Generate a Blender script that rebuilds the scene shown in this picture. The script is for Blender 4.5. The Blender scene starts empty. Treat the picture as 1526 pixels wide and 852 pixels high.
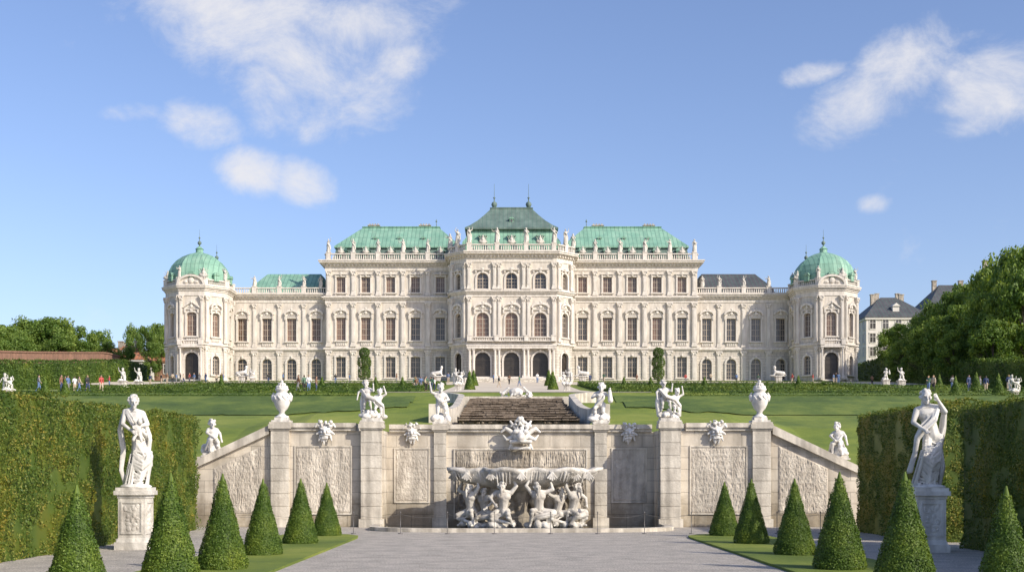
import bpy, bmesh, math, random
import numpy as np
from mathutils import Vector, Matrix, noise
random.seed(7); rng=np.random.default_rng(7)
R=math.radians
SC=bpy.context.scene; COL=SC.collection
SC.view_settings.view_transform='Standard'; SC.view_settings.look='None'; SC.view_settings.exposure=0

# ------------------------------------------------------------------ materials
def nm(name):
    m=bpy.data.materials.new(name); m.use_nodes=True
    nt=m.node_tree; b=nt.nodes['Principled BSDF']; return m,nt,b
def N(nt,t,**k):
    n=nt.nodes.new(t)
    for a,v in k.items(): setattr(n,a,v)
    return n
def ramp(nt,fac,stops):
    r=nt.nodes.new('ShaderNodeValToRGB'); e=r.color_ramp.elements
    while len(e)<len(stops): e.new(0.5)
    for i,(p,c) in enumerate(stops):
        e[i].position=p; e[i].color=(*c,1) if len(c)==3 else c
    nt.links.new(fac,r.inputs[0]); return r
def g(v): return (v,v,v)
def mixc(nt,a,b,fac,mode='MIX'):
    m=nt.nodes.new('ShaderNodeMix'); m.data_type='RGBA'; m.blend_type=mode
    for s,v in ((m.inputs['A'],a),(m.inputs['B'],b)):
        if isinstance(v,tuple): s.default_value=(*v,1)
        else: nt.links.new(v,s)
    if isinstance(fac,(int,float)): m.inputs['Factor'].default_value=fac
    else: nt.links.new(fac,m.inputs['Factor'])
    return m.outputs['Result']
def mth(nt,op,a,b=None,c=None,clamp=False):
    m=nt.nodes.new('ShaderNodeMath'); m.operation=op; m.use_clamp=clamp
    for i,v in enumerate((a,b,c)):
        if v is None: continue
        if isinstance(v,(int,float)): m.inputs[i].default_value=v
        else: nt.links.new(v,m.inputs[i])
    return m.outputs[0]
def stone(name,col,col2,sc=1.2,bump=.3,rough=.85,dirt=.5,pointy=False,streak=False,bsc=14,pdark=.42,grain=0):
    m,nt,b=nm(name); L=nt.links.new
    tc=N(nt,'ShaderNodeTexCoord')
    n1=N(nt,'ShaderNodeTexNoise'); n1.inputs['Scale'].default_value=sc; n1.inputs['Detail'].default_value=8; n1.inputs['Roughness'].default_value=.65
    L(tc.outputs['Object'],n1.inputs['Vector'])
    r=ramp(nt,n1.outputs['Fac'],[(.35,col2),(.62,col)])
    c=r.outputs[0]
    if streak:
        mp=N(nt,'ShaderNodeMapping'); mp.inputs['Scale'].default_value=(3,3,.35); L(tc.outputs['Object'],mp.inputs[0])
        n3=N(nt,'ShaderNodeTexNoise'); n3.inputs['Scale'].default_value=1.0; n3.inputs['Detail'].default_value=6; L(mp.outputs[0],n3.inputs['Vector'])
        r3=ramp(nt,n3.outputs['Fac'],[(.42,g(1-dirt)),(.6,g(1))])
        c=mixc(nt,c,r3.outputs[0],1,'MULTIPLY')
    if grain:
        ng=N(nt,'ShaderNodeTexNoise'); ng.inputs['Scale'].default_value=grain; ng.inputs['Detail'].default_value=3; L(tc.outputs['Object'],ng.inputs['Vector'])
        rg=ramp(nt,ng.outputs['Fac'],[(.38,g(.6)),(.62,g(1.2))]); c=mixc(nt,c,rg.outputs[0],1,'MULTIPLY')
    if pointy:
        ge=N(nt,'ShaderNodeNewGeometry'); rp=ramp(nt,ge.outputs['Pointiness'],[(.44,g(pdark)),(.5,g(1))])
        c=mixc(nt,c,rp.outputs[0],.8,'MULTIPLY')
    L(c,b.inputs['Base Color'])
    n2=N(nt,'ShaderNodeTexNoise'); n2.inputs['Scale'].default_value=bsc; n2.inputs['Detail'].default_value=8; L(tc.outputs['Object'],n2.inputs['Vector'])
    bp=N(nt,'ShaderNodeBump'); bp.inputs['Strength'].default_value=bump; bp.inputs['Distance'].default_value=.05; L(n2.outputs['Fac'],bp.inputs['Height']); L(bp.outputs[0],b.inputs['Normal'])
    b.inputs['Roughness'].default_value=rough
    return m
def plain(name,col,rough=.6,metal=0,spec=None):
    m,nt,b=nm(name); 
    tc=N(nt,'ShaderNodeTexCoord'); n=N(nt,'ShaderNodeTexNoise'); n.inputs['Scale'].default_value=6; nt.links.new(tc.outputs['Object'],n.inputs['Vector'])
    r=ramp(nt,n.outputs['Fac'],[(.3,tuple(x*.82 for x in col)),(.7,tuple(min(1,x*1.1) for x in col))]); nt.links.new(r.outputs[0],b.inputs['Base Color'])
    b.inputs['Roughness'].default_value=rough; b.inputs['Metallic'].default_value=metal; return m
def blockwall(name,col,col2,bw,bh,mortar,groove=.6,zmax=None,dirt=.3,damp=None):
    m,nt,b=nm(name); L=nt.links.new
    tc=N(nt,'ShaderNodeTexCoord'); sp=N(nt,'ShaderNodeSeparateXYZ'); L(tc.outputs['Object'],sp.inputs[0])
    xy=mth(nt,'ADD',sp.outputs[0],sp.outputs[1]); cb=N(nt,'ShaderNodeCombineXYZ'); L(xy,cb.inputs[0]); L(sp.outputs[2],cb.inputs[1])
    br=N(nt,'ShaderNodeTexBrick'); L(cb.outputs[0],br.inputs['Vector']); br.inputs['Scale'].default_value=1
    br.inputs['Brick Width'].default_value=bw; br.inputs['Row Height'].default_value=bh; br.inputs['Mortar Size'].default_value=mortar; br.inputs['Mortar Smooth'].default_value=.2
    br.inputs['Color1'].default_value=(1,1,1,1); br.inputs['Color2'].default_value=(.86,.86,.86,1); br.inputs['Mortar'].default_value=(groove,groove,groove,1)
    n1=N(nt,'ShaderNodeTexNoise'); n1.inputs['Scale'].default_value=.7; n1.inputs['Detail'].default_value=9; n1.inputs['Roughness'].default_value=.7; L(tc.outputs['Object'],n1.inputs['Vector'])
    r=ramp(nt,n1.outputs['Fac'],[(.36,col2),(.6,col)])
    mp=N(nt,'ShaderNodeMapping'); mp.inputs['Scale'].default_value=(2.2,2.2,.3); L(tc.outputs['Object'],mp.inputs[0])
    n3=N(nt,'ShaderNodeTexNoise'); n3.inputs['Scale'].default_value=1.0; n3.inputs['Detail'].default_value=6; L(mp.outputs[0],n3.inputs['Vector'])
    r3=ramp(nt,n3.outputs['Fac'],[(.4,g(1-dirt)),(.58,g(1))])
    c=mixc(nt,r.outputs[0],r3.outputs[0],1,'MULTIPLY')
    if damp:
        dz=mth(nt,'ADD',mth(nt,'MULTIPLY',sp.outputs[2],1/damp),mth(nt,'MULTIPLY',mth(nt,'SUBTRACT',n1.outputs['Fac'],.5),2.2))
        rdp=ramp(nt,dz,[(.05,(.56,.53,.47)),(.8,g(1))]); c=mixc(nt,c,rdp.outputs[0],1,'MULTIPLY')
    if zmax is None: f=1.0
    else: f=mth(nt,'LESS_THAN',sp.outputs[2],zmax)
    bc=mixc(nt,(1.,1.,1.),br.outputs['Color'],f) 
    c=mixc(nt,c,bc,1,'MULTIPLY')
    L(c,b.inputs['Base Color']); b.inputs['Roughness'].default_value=.88
    n2=N(nt,'ShaderNodeTexNoise'); n2.inputs['Scale'].default_value=18; n2.inputs['Detail'].default_value=8; L(tc.outputs['Object'],n2.inputs['Vector'])
    hh=mixc(nt,bc,n2.outputs['Color'],.25)
    bp=N(nt,'ShaderNodeBump'); bp.inputs['Strength'].default_value=.5; bp.inputs['Distance'].default_value=.06; L(hh,bp.inputs['Height']); L(bp.outputs[0],b.inputs['Normal'])
    return m
def leafmat(name,c1,c2,c3,patch=.6,tl=.25,warm=(1.4,1.2,.95)):
    m,nt,b=nm(name); L=nt.links.new
    ge=N(nt,'ShaderNodeNewGeometry'); tc=N(nt,'ShaderNodeTexCoord')
    n=N(nt,'ShaderNodeTexNoise'); n.inputs['Scale'].default_value=patch; n.inputs['Detail'].default_value=5; L(tc.outputs['Object'],n.inputs['Vector'])
    r=ramp(nt,ge.outputs['Random Per Island'],[(0,c1),(.6,c2),(1,c3)])
    r2=ramp(nt,n.outputs['Fac'],[(.35,(.6,.7,.6)),(.5,g(1)),(.68,warm)])
    cc=mixc(nt,r.outputs[0],r2.outputs[0],1,'MULTIPLY'); L(cc,b.inputs['Base Color'])
    b.inputs['Roughness'].default_value=.55; b.inputs['Specular IOR Level'].default_value=.3
    tr=N(nt,'ShaderNodeBsdfTranslucent'); L(mixc(nt,cc,(1.6,1.5,.5),1,'MULTIPLY'),tr.inputs[0]); mx=N(nt,'ShaderNodeMixShader'); mx.inputs[0].default_value=tl
    out=nt.nodes['Material Output']; L(b.outputs[0],mx.inputs[1]); L(tr.outputs[0],mx.inputs[2]); L(mx.outputs[0],out.inputs[0])
    return m
def copper(name,c1,c2,c3,seam='X'):
    m,nt,b=nm(name); L=nt.links.new
    tc=N(nt,'ShaderNodeTexCoord'); n=N(nt,'ShaderNodeTexNoise'); n.inputs['Scale'].default_value=.4; n.inputs['Detail'].default_value=9; n.inputs['Roughness'].default_value=.7
    mp=N(nt,'ShaderNodeMapping'); mp.inputs['Scale'].default_value=(1.6,1.6,.4); L(tc.outputs['Object'],mp.inputs[0]); L(mp.outputs[0],n.inputs['Vector'])
    r=ramp(nt,n.outputs['Fac'],[(.32,c2),(.5,c1),(.68,c3)])
    sp=N(nt,'ShaderNodeSeparateXYZ'); L(tc.outputs['Object'],sp.inputs[0])
    w=mth(nt,'FRACT',mth(nt,'MULTIPLY',sp.outputs[0],1.25)); s=mth(nt,'LESS_THAN',w,.13)
    w2=mth(nt,'FRACT',mth(nt,'MULTIPLY',sp.outputs[2],.55)); s2=mth(nt,'MULTIPLY',mth(nt,'LESS_THAN',w2,.05),.6)
    s=mth(nt,'MAXIMUM',s,s2)
    cl=mth(nt,'FRACT',mth(nt,'MULTIPLY',mth(nt,'SINE',mth(nt,'MULTIPLY',mth(nt,'ADD',mth(nt,'FLOOR',mth(nt,'MULTIPLY',sp.outputs[0],1.25)),mth(nt,'MULTIPLY',mth(nt,'FLOOR',mth(nt,'MULTIPLY',sp.outputs[2],.55)),17.3)),12.99)),437.5))
    rc=ramp(nt,cl,[(0,g(.88)),(1,g(1.06))])
    c=mixc(nt,r.outputs[0],rc.outputs[0],1,'MULTIPLY')
    L(mixc(nt,c,(.07,.15,.12),mth(nt,'MULTIPLY',s,.6)),b.inputs['Base Color'])
    bp=N(nt,'ShaderNodeBump'); bp.inputs['Strength'].default_value=.5; bp.inputs['Distance'].default_value=.08; L(s,bp.inputs['Height']); L(bp.outputs[0],b.inputs['Normal'])
    b.inputs['Roughness'].default_value=.62; return m

M_plaster=blockwall('palace_plaster',(.67,.615,.535),(.58,.53,.455),1.6,.52,.045,.6,zmax=6.4,dirt=.18)
M_trim=stone('palace_trim',(.74,.69,.615),(.63,.58,.51),.9,.2,dirt=.17,streak=True)
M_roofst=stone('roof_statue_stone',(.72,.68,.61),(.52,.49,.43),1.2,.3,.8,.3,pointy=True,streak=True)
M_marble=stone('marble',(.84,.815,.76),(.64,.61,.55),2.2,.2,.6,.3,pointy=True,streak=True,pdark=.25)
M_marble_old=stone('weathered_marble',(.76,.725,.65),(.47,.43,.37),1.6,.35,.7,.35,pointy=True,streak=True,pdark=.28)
M_wall=blockwall('garden_wall_stone',(.72,.65,.535),(.55,.48,.38),1.15,.42,.012,.58,dirt=.3,damp=2.0)
M_coping=stone('coping_stone',(.73,.67,.56),(.52,.465,.38),1.5,.3,dirt=.36,streak=True)
M_relief=stone('relief_stone',(.68,.615,.51),(.50,.44,.36),2.5,.5,dirt=.3,streak=True,bsc=22)
M_dark=stone('wet_dark_stone',(.20,.155,.11),(.07,.055,.04),2.5,.8,.6,.5,bsc=8)
M_niche=stone('weathered_niche_stone',(.64,.57,.46),(.34,.29,.225),2.0,.8,.8,.45,streak=True,bsc=8)
M_steps=stone('cascade_stone',(.23,.18,.13),(.11,.085,.06),2.5,.8,.5,.5,bsc=6)
M_brick=blockwall('brick',(.38,.21,.14),(.27,.16,.11),.5,.16,.02,.7,dirt=.2)
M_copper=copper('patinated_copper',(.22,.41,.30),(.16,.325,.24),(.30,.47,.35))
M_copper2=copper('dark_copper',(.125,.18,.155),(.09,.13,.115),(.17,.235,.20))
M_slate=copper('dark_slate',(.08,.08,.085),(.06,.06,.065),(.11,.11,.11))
M_redroof=copper('red_tiles',(.42,.17,.09),(.30,.12,.07),(.5,.23,.12))
M_frame=plain('window_frame_paint',(.46,.39,.31),.5)
M_iron=plain('iron',(.16,.15,.14),.5,.3)
M_bark=stone('bark',(.09,.07,.05),(.05,.04,.03),4,.8)
M_white=stone('house_plaster',(.70,.67,.61),(.60,.57,.51),.5,.1)
def pane(name,c1,c2,ro=.12):
    m,nt,b=nm(name); L=nt.links.new
    oi=N(nt,'ShaderNodeObjectInfo'); tc=N(nt,'ShaderNodeTexCoord'); n=N(nt,'ShaderNodeTexNoise'); n.inputs['Scale'].default_value=.9; n.inputs['Detail'].default_value=3
    ad=N(nt,'ShaderNodeVectorMath',operation='ADD'); L(tc.outputs['Object'],ad.inputs[0]); L(oi.outputs['Location'],ad.inputs[1]); L(ad.outputs[0],n.inputs['Vector'])
    f=mth(nt,'ADD',mth(nt,'MULTIPLY',n.outputs['Fac'],.8),mth(nt,'MULTIPLY',oi.outputs['Random'],.3))
    r=ramp(nt,f,[(.3,c1),(.75,c2)]); L(r.outputs[0],b.inputs['Base Color'])
    b.inputs['Roughness'].default_value=ro; b.inputs['Specular IOR Level'].default_value=.6
    return m
M_pane_b=pane('curtained_glass',(.07,.045,.032),(.22,.135,.095))
M_pane_d=pane('dark_glass',(.025,.025,.027),(.11,.10,.095))
M_door=pane('dark_door_wood',(.015,.012,.01),(.05,.04,.03),.4)
M_yew=leafmat('yew_leaves',(.06,.11,.014),(.105,.17,.022),(.18,.25,.042),1.3,.2)
M_hedge=leafmat('hedge_leaves',(.06,.11,.018),(.125,.18,.028),(.26,.26,.06),.8,.25,(1.5,1.1,.85))
M_tree=leafmat('tree_leaves',(.09,.16,.032),(.165,.25,.05),(.25,.34,.08),.18,.38)
M_box=leafmat('box_leaves',(.05,.095,.018),(.09,.15,.025),(.15,.21,.045),.3,.2)
def grassmat(name,c1,c2,c3,sc):
    m,nt,b=nm(name); L=nt.links.new
    tc=N(nt,'ShaderNodeTexCoord'); n=N(nt,'ShaderNodeTexNoise'); n.inputs['Scale'].default_value=sc; n.inputs['Detail'].default_value=12; n.inputs['Roughness'].default_value=.75; L(tc.outputs['Object'],n.inputs['Vector'])
    n2=N(nt,'ShaderNodeTexNoise'); n2.inputs['Scale'].default_value=40; n2.inputs['Detail'].default_value=4; L(tc.outputs['Object'],n2.inputs['Vector'])
    f=mth(nt,'ADD',mth(nt,'MULTIPLY',n.outputs['Fac'],.8),mth(nt,'MULTIPLY',n2.outputs['Fac'],.2))
    r=ramp(nt,f,[(.4,c1),(.5,c2),(.6,c3)]); L(r.outputs[0],b.inputs['Base Color']); b.inputs['Roughness'].default_value=.9
    bp=N(nt,'ShaderNodeBump'); bp.inputs['Strength'].default_value=.6; bp.inputs['Distance'].default_value=.05; L(n2.outputs['Fac'],bp.inputs['Height']); L(bp.outputs[0],b.inputs['Normal'])
    return m
M_grass=grassmat('lawn_grass',(.09,.14,.016),(.165,.215,.024),(.25,.28,.045),.14)
M_bank_shade=grassmat('rough_shade_toned_grass',(.05,.09,.012),(.085,.135,.018),(.15,.195,.03),.3)  # rough grass, darker than the lawn: shade on the banks put into the colour
M_gravel=stone('gravel',(.56,.51,.44),(.40,.365,.315),1.6,.9,.95,bsc=45,grain=26)
M_sand=stone('sand_path',(.62,.55,.44),(.52,.45,.35),.4,.3,.95,bsc=30)
mw,nt,b=nm('water'); b.inputs['Base Color'].default_value=(.03,.035,.03,1); b.inputs['Roughness'].default_value=.06
nn=N(nt,'ShaderNodeTexNoise'); nn.inputs['Scale'].default_value=5; bp=N(nt,'ShaderNodeBump'); bp.inputs['Strength'].default_value=.15; nt.links.new(nn.outputs['Fac'],bp.inputs['Height']); nt.links.new(bp.outputs[0],b.inputs['Normal']); M_water=mw

# ------------------------------------------------------------------ object helpers
def link(o): COL.objects.link(o); return o
def top(o,label,cat,group=None,kind=None):
    o['label']=label; o['category']=cat
    if group: o['group']=group
    if kind: o['kind']=kind
    return o
def empty(name,loc=(0,0,0),rotz=0):
    o=bpy.data.objects.new(name,None); o.location=loc; o.rotation_euler=(0,0,rotz); o.empty_display_size=.3; return link(o)
class MB:
    def __init__(s): s.v=[];s.f=[];s.m=[];s.M=None
    def add(s,vs,fs,mi=0):
        o=len(s.v)
        if s.M is not None: vs=[tuple(s.M@Vector(v)) for v in vs]
        s.v+=vs
        for f in fs: s.f.append([i+o for i in f]); s.m.append(mi)
    def box(s,x0,x1,y0,y1,z0,z1,mi=0,t=0):
        s.add([(x0,y0,z0),(x1,y0,z0),(x1,y1,z0),(x0,y1,z0),(x0+t,y0+t,z1),(x1-t,y0+t,z1),(x1-t,y1-t,z1),(x0+t,y1-t,z1)],
              [(3,2,1,0),(4,5,6,7),(0,1,5,4),(1,2,6,5),(2,3,7,6),(3,0,4,7)],mi)
    def prism(s,poly,y0,y1,mi=0):
        n=len(poly)
        s.add([(x,y0,z) for x,z in poly]+[(x,y1,z) for x,z in poly],
              [tuple(range(n)),tuple(range(2*n-1,n-1,-1))]+[(i+n,(i+1)%n+n,(i+1)%n,i) for i in range(n)],mi)
    def lathe(s,prof,n=16,c=(0,0,0),mi=0,flute=0,nf=8,sx=1,sy=1,ph=0):
        vs=[];fs=[]
        for r,z in prof:
            for k in range(n):
                a=2*math.pi*k/n+ph; rr=r*(1+flute*abs(math.cos(a*nf/2)))
                vs.append((c[0]+rr*math.cos(a)*sx,c[1]+rr*math.sin(a)*sy,c[2]+z))
        for j in range(len(prof)-1):
            for k in range(n):
                fs.append((j*n+k,j*n+(k+1)%n,(j+1)*n+(k+1)%n,(j+1)*n+k))
        fs.append(tuple(range(n-1,-1,-1))); fs.append(tuple((len(prof)-1)*n+k for k in range(n)))
        s.add(vs,fs,mi)
    def ball(s,c,r,mi=0,n=8):
        if isinstance(r,(int,float)): r=(r,r,r)
        vs=[];fs=[];h=n//2
        for j in range(h+1):
            t=math.pi*j/h
            for k in range(n):
                a=2*math.pi*k/n; st=max(math.sin(t),.02)
                vs.append((c[0]+r[0]*st*math.cos(a),c[1]+r[1]*st*math.sin(a),c[2]-r[2]*math.cos(t)))
        for j in range(h):
            for k in range(n): fs.append((j*n+k,j*n+(k+1)%n,(j+1)*n+(k+1)%n,(j+1)*n+k))
        s.add(vs,fs,mi)
    def loft(s,rings,mi=0):
        vs=[]
        for z,x0,x1,y0,y1 in rings: vs+=[(x0,y0,z),(x1,y0,z),(x1,y1,z),(x0,y1,z)]
        fs=[]
        for j in range(len(rings)-1):
            for k in range(4): fs.append((j*4+k,j*4+(k+1)%4,(j+1)*4+(k+1)%4,(j+1)*4+k))
        j=len(rings)-1; fs.append((j*4,j*4+1,j*4+2,j*4+3)); fs.append((3,2,1,0))
        s.add(vs,fs,mi)
    def mesh(s,name,mats,smooth=False):
        me=bpy.data.meshes.new(name); me.from_pydata(s.v,[],s.f)
        for m in mats: me.materials.append(m)
        if len(mats)>1: me.polygons.foreach_set('material_index',s.m)
        if smooth: me.polygons.foreach_set('use_smooth',[True]*len(me.polygons))
        me.update(); return me
    def obj(s,name,mats,parent=None,smooth=False,loc=None):
        o=bpy.data.objects.new(name,s.mesh(name,mats,smooth)); link(o)
        if parent: o.parent=parent
        if loc: o.location=loc
        return o
def inst(name,me,parent=None,M=None,loc=None,rotz=0,sc=1):
    o=bpy.data.objects.new(name,me); link(o)
    if parent: o.parent=parent
    if M is not None: o.matrix_local=M
    else:
        if loc: o.location=loc
        o.rotation_euler=(0,0,rotz); o.scale=(sc,)*3 if isinstance(sc,(int,float)) else sc
    return o

# ------------------------------------------------------------------ terrain
KY=[(46,3.4),(50,3.99),(54,4.68),(64,5.05),(68,6.0),(92,6.95),(98,8.35),(118,9.4),(124,10.5),(130,10.95),(160,13.27),(200,17.0),(226,19.63),(236,20.68),(260,20.9),(3000,20.9)]
KYy=[a for a,_ in KY]; KYz=[b for _,b in KY]
def tz(x,y):
    if y<46: return 0.
    b=float(np.interp(y,KYy,KYz))
    s=min(max((abs(x)-9)/3.2,0),1); b-=1.35*s*(1-min(max((y-46)/16,0),1))
    c=min(max((3.3-abs(x))/.4,0),1)*min(max((y-50)/2,0),1)*min(max((78-y)/2,0),1); return b-1.6*c
xs=[-2500,-900,-400,-200]+list(range(-140,141,4))+[200,400,900,2500]
xs=sorted(set(xs+[-12.2,-9,9,12.2,-3.3,-2.9,2.9,3.3])); ys=[-300,-40,0,20,45.99]+[46+2*i for i in range(0,108)]+[262,300,500,1200,3000]
ys=sorted(set(ys))
vs=[];fs=[];ms=[]
for y in ys:
    for x in xs: vs.append((x,y,tz(x,y)))
nx=len(xs)
for j in range(len(ys)-1):
    for i in range(nx-1):
        fs.append((j*nx+i,j*nx+i+1,(j+1)*nx+i+1,(j+1)*nx+i)); ms.append(0 if ys[j+1]<46.1 else 1)
mb=MB(); mb.v=vs; mb.f=fs; mb.m=ms
gr=mb.obj('ground',[M_gravel,M_grass]); top(gr,'terraced garden ground of pale gravel and sloping lawn','ground',kind='structure')
def sheet(name,x0,x1,y0,y1,mat,off,label,cat,stepx=2.,stepy=2.,edge=None):
    m=MB(); nx=max(1,int((x1-x0)/stepx)); ny=max(1,int(round((y1-y0)/stepy))); vs=[];fs=[]
    for j in range(ny+1):
        for i in range(nx+1):
            x=x0+(x1-x0)*i/nx; y=y0+(y1-y0)*j/ny
            vs.append((x,y,tz(x,y)+off))
    for j in range(ny):
        for i in range(nx): a=j*(nx+1)+i; fs.append((a,a+1,a+nx+2,a+nx+1))
    m.add(vs,fs); o=m.obj(name,[mat]); return top(o,label,cat,kind='structure')
for sx in (-1,1):
    m=MB(); xa,xb=4.9,7.4
    pl=[(xa,4),(xa,35.6),(xa+.1,36.6),(xa+.5,37.4),(xa+1,37.7),(xb,37.7),(xb,4)]
    n=len(pl); pl=[(sx*a,b_) for a,b_ in pl]
    if sx<0: pl=pl[::-1]
    m.add([(a,b_,.05) for a,b_ in pl]+[(a,b_,.0) for a,b_ in pl],[tuple(range(n))]+[(i,i+n,(i+1)%n+n,(i+1)%n) for i in range(n)])
    top(m.obj('lawn',[M_grass]),'narrow strip of clipped lawn beside the gravel path','lawn',kind='structure')
sheet('path',-75,75,204,226,M_sand,.05,'wide sandy gravel forecourt before the palace','path',2,2)
sheet('path',-74,74,125,132,M_sand,.05,'sandy cross path between lawns','path',2,1)
sheet('path',-60,-54,132,204,M_sand,.055,'sandy garden walk beside lawn','path',1,2)
sheet('path',54,60,132,204,M_sand,.055,'sandy garden walk beside lawn','path',1,2)
sheet('path',-9,9,132,204,M_sand,.055,'sandy central walk leading to palace','path',1,2)
def bandsheet(name,sx,xa,xb,fy0,fy1,mat,off,label,cat,nxx=90,nyy=14):
    m=MB(); vs=[];fs=[]
    for j in range(nyy+1):
        for i in range(nxx+1):
            ax=xa+(xb-xa)*i/nxx; ya,yb=fy0(ax),fy1(ax); y=ya+(yb-ya)*j/nyy; vs.append((sx*ax,y,tz(sx*ax,y)+off))
    for j in range(nyy):
        for i in range(nxx):
            a=j*(nxx+1)+i; q=(a,a+1,a+nxx+2,a+nxx+1); fs.append(q if sx>0 else q[::-1])
    m.add(vs,fs); return top(m.obj(name,[mat]),label,cat,kind='structure')
wob=lambda x,s:1.1*noise.noise(Vector((x*.35,s,0)))+.5*noise.noise(Vector((x*1.3,s,3)))
for sx in (-1,1):  # bank bands painted darker to stand in for shade across the lawn
    bandsheet('shade_toned_bank',sx,6,36,lambda x:63.2+.012*(x-22)**2+wob(x,sx),lambda x:68.2+.018*(x-22)**2+wob(x,sx+5)*.4,M_bank_shade,.06,'rough grass bank with shade painted into its colour, curving below upper lawn','grass')
    bandsheet('shade_toned_bank',sx,8,62,lambda x:92+1.5*math.sin(x*.09)+wob(x,sx+9),lambda x:98.2+wob(x,sx+3)*.3,M_bank_shade,.06,'rough grass bank with shade painted into its colour between grass terraces','grass')
    bandsheet('path',sx,23,46,lambda x:71+(x-23)**2*.045,lambda x:73.2+(x-23)**2*.052,M_sand,.08,'pale curved path sweeping across the grass slope','path')
    bandsheet('shade_toned_bank',sx,22,72,lambda x:118+wob(x,2),lambda x:123.2,M_bank_shade,.06,'rough grass bank with shade painted into its colour below cross path','grass')

# ------------------------------------------------------------------ foliage
def quads_mesh(name,V,mat):
    V=np.asarray(V,dtype=np.float32).reshape(-1,4,3); n=len(V)
    me=bpy.data.meshes.new(name); me.vertices.add(4*n); me.vertices.foreach_set('co',V.ravel())
    me.loops.add(4*n); me.loops.foreach_set('vertex_index',np.arange(4*n,dtype=np.int32))
    me.polygons.add(n); me.polygons.foreach_set('loop_start',np.arange(0,4*n,4,dtype=np.int32)); me.polygons.foreach_set('loop_total',np.full(n,4,dtype=np.int32))
    me.update(calc_edges=True); me.materials.append(mat); return me
def leaves(C,Nn,size,jit=.8,asp=.6):
    n=len(C); nr=Nn+rng.normal(0,jit,(n,3)); nr/=np.linalg.norm(nr,axis=1,keepdims=True)+1e-9
    t=np.cross(nr,rng.normal(0,1,(n,3))); t/=np.linalg.norm(t,axis=1,keepdims=True)+1e-9; b=np.cross(nr,t)
    s=(size*rng.uniform(.6,1.3,n))[:,None]*.5
    return np.stack([C-t*s,C-b*s*asp,C+t*s,C+b*s*asp],1)
def fbm(P,sc,seed=0):
    return np.array([noise.noise(Vector((p[0]*sc+seed,p[1]*sc,p[2]*sc))) for p in P])
def cone_mesh(h,r,n,leaf,name='clipped_yew_cone',mat=None):
    u=rng.uniform(0,1,n); t=1-np.sqrt(1-u*.995)
    a=rng.uniform(0,2*np.pi,n); prof=lambda t:(r*(1-t)**1.0+.025)*np.where(t<.05,.9+t*2,1)
    rr=prof(t); C=np.stack([rr*np.cos(a),rr*np.sin(a),t*h],1)
    Nn=np.stack([np.cos(a),np.sin(a),np.full(n,.3)],1)
    C+=Nn*((fbm(C,4.5,3)*.03+rng.normal(0,.010,n))[:,None])
    V=[leaves(C,Nn,leaf,.5)]
    k=20; ts=np.linspace(0,1,9); base=[]
    for i in range(8):
        for j in range(k):
            a0,a1=2*np.pi*j/k,2*np.pi*(j+1)/k; r0,r1=float(prof(ts[i]))*.94-.01,float(prof(ts[i+1]))*.94-.01
            r0=max(r0,.005); r1=max(r1,.004)
            base.append([(r0*math.cos(a0),r0*math.sin(a0),ts[i]*h),(r0*math.cos(a1),r0*math.sin(a1),ts[i]*h),(r1*math.cos(a1),r1*math.sin(a1),ts[i+1]*h),(r1*math.cos(a0),r1*math.sin(a0),ts[i+1]*h)])
    V.append(np.array(base)); return quads_mesh(name,np.concatenate(V),mat or M_yew)
cm=[cone_mesh(1.8,.5,13000,.036) for _ in range(3)]
DL=[36.6,32.3,27.6,23.3,19.9,16.7]; HL=[.9,.98,.98,1.02,1.02,.93]; XL=[-5.95,-6.0,-6.05,-5.95,-6.0,-6.4]; XR=[6.1,6.05,6.1,5.95,6.1,6.45]
k=0
for xl in (XL,XR):
    for d,hh,x in zip(DL,HL,xl):
        s=hh*random.uniform(.98,1.03)
        o=inst('clipped_yew_cone',cm[k%3],loc=(x,d,.04),rotz=random.uniform(0,6),sc=(s*random.uniform(.93,1.02),s*.97,s)); k+=1
        top(o,'green yew clipped into a tall cone on lawn strip','topiary',group='clipped cones along the gravel path')
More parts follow.
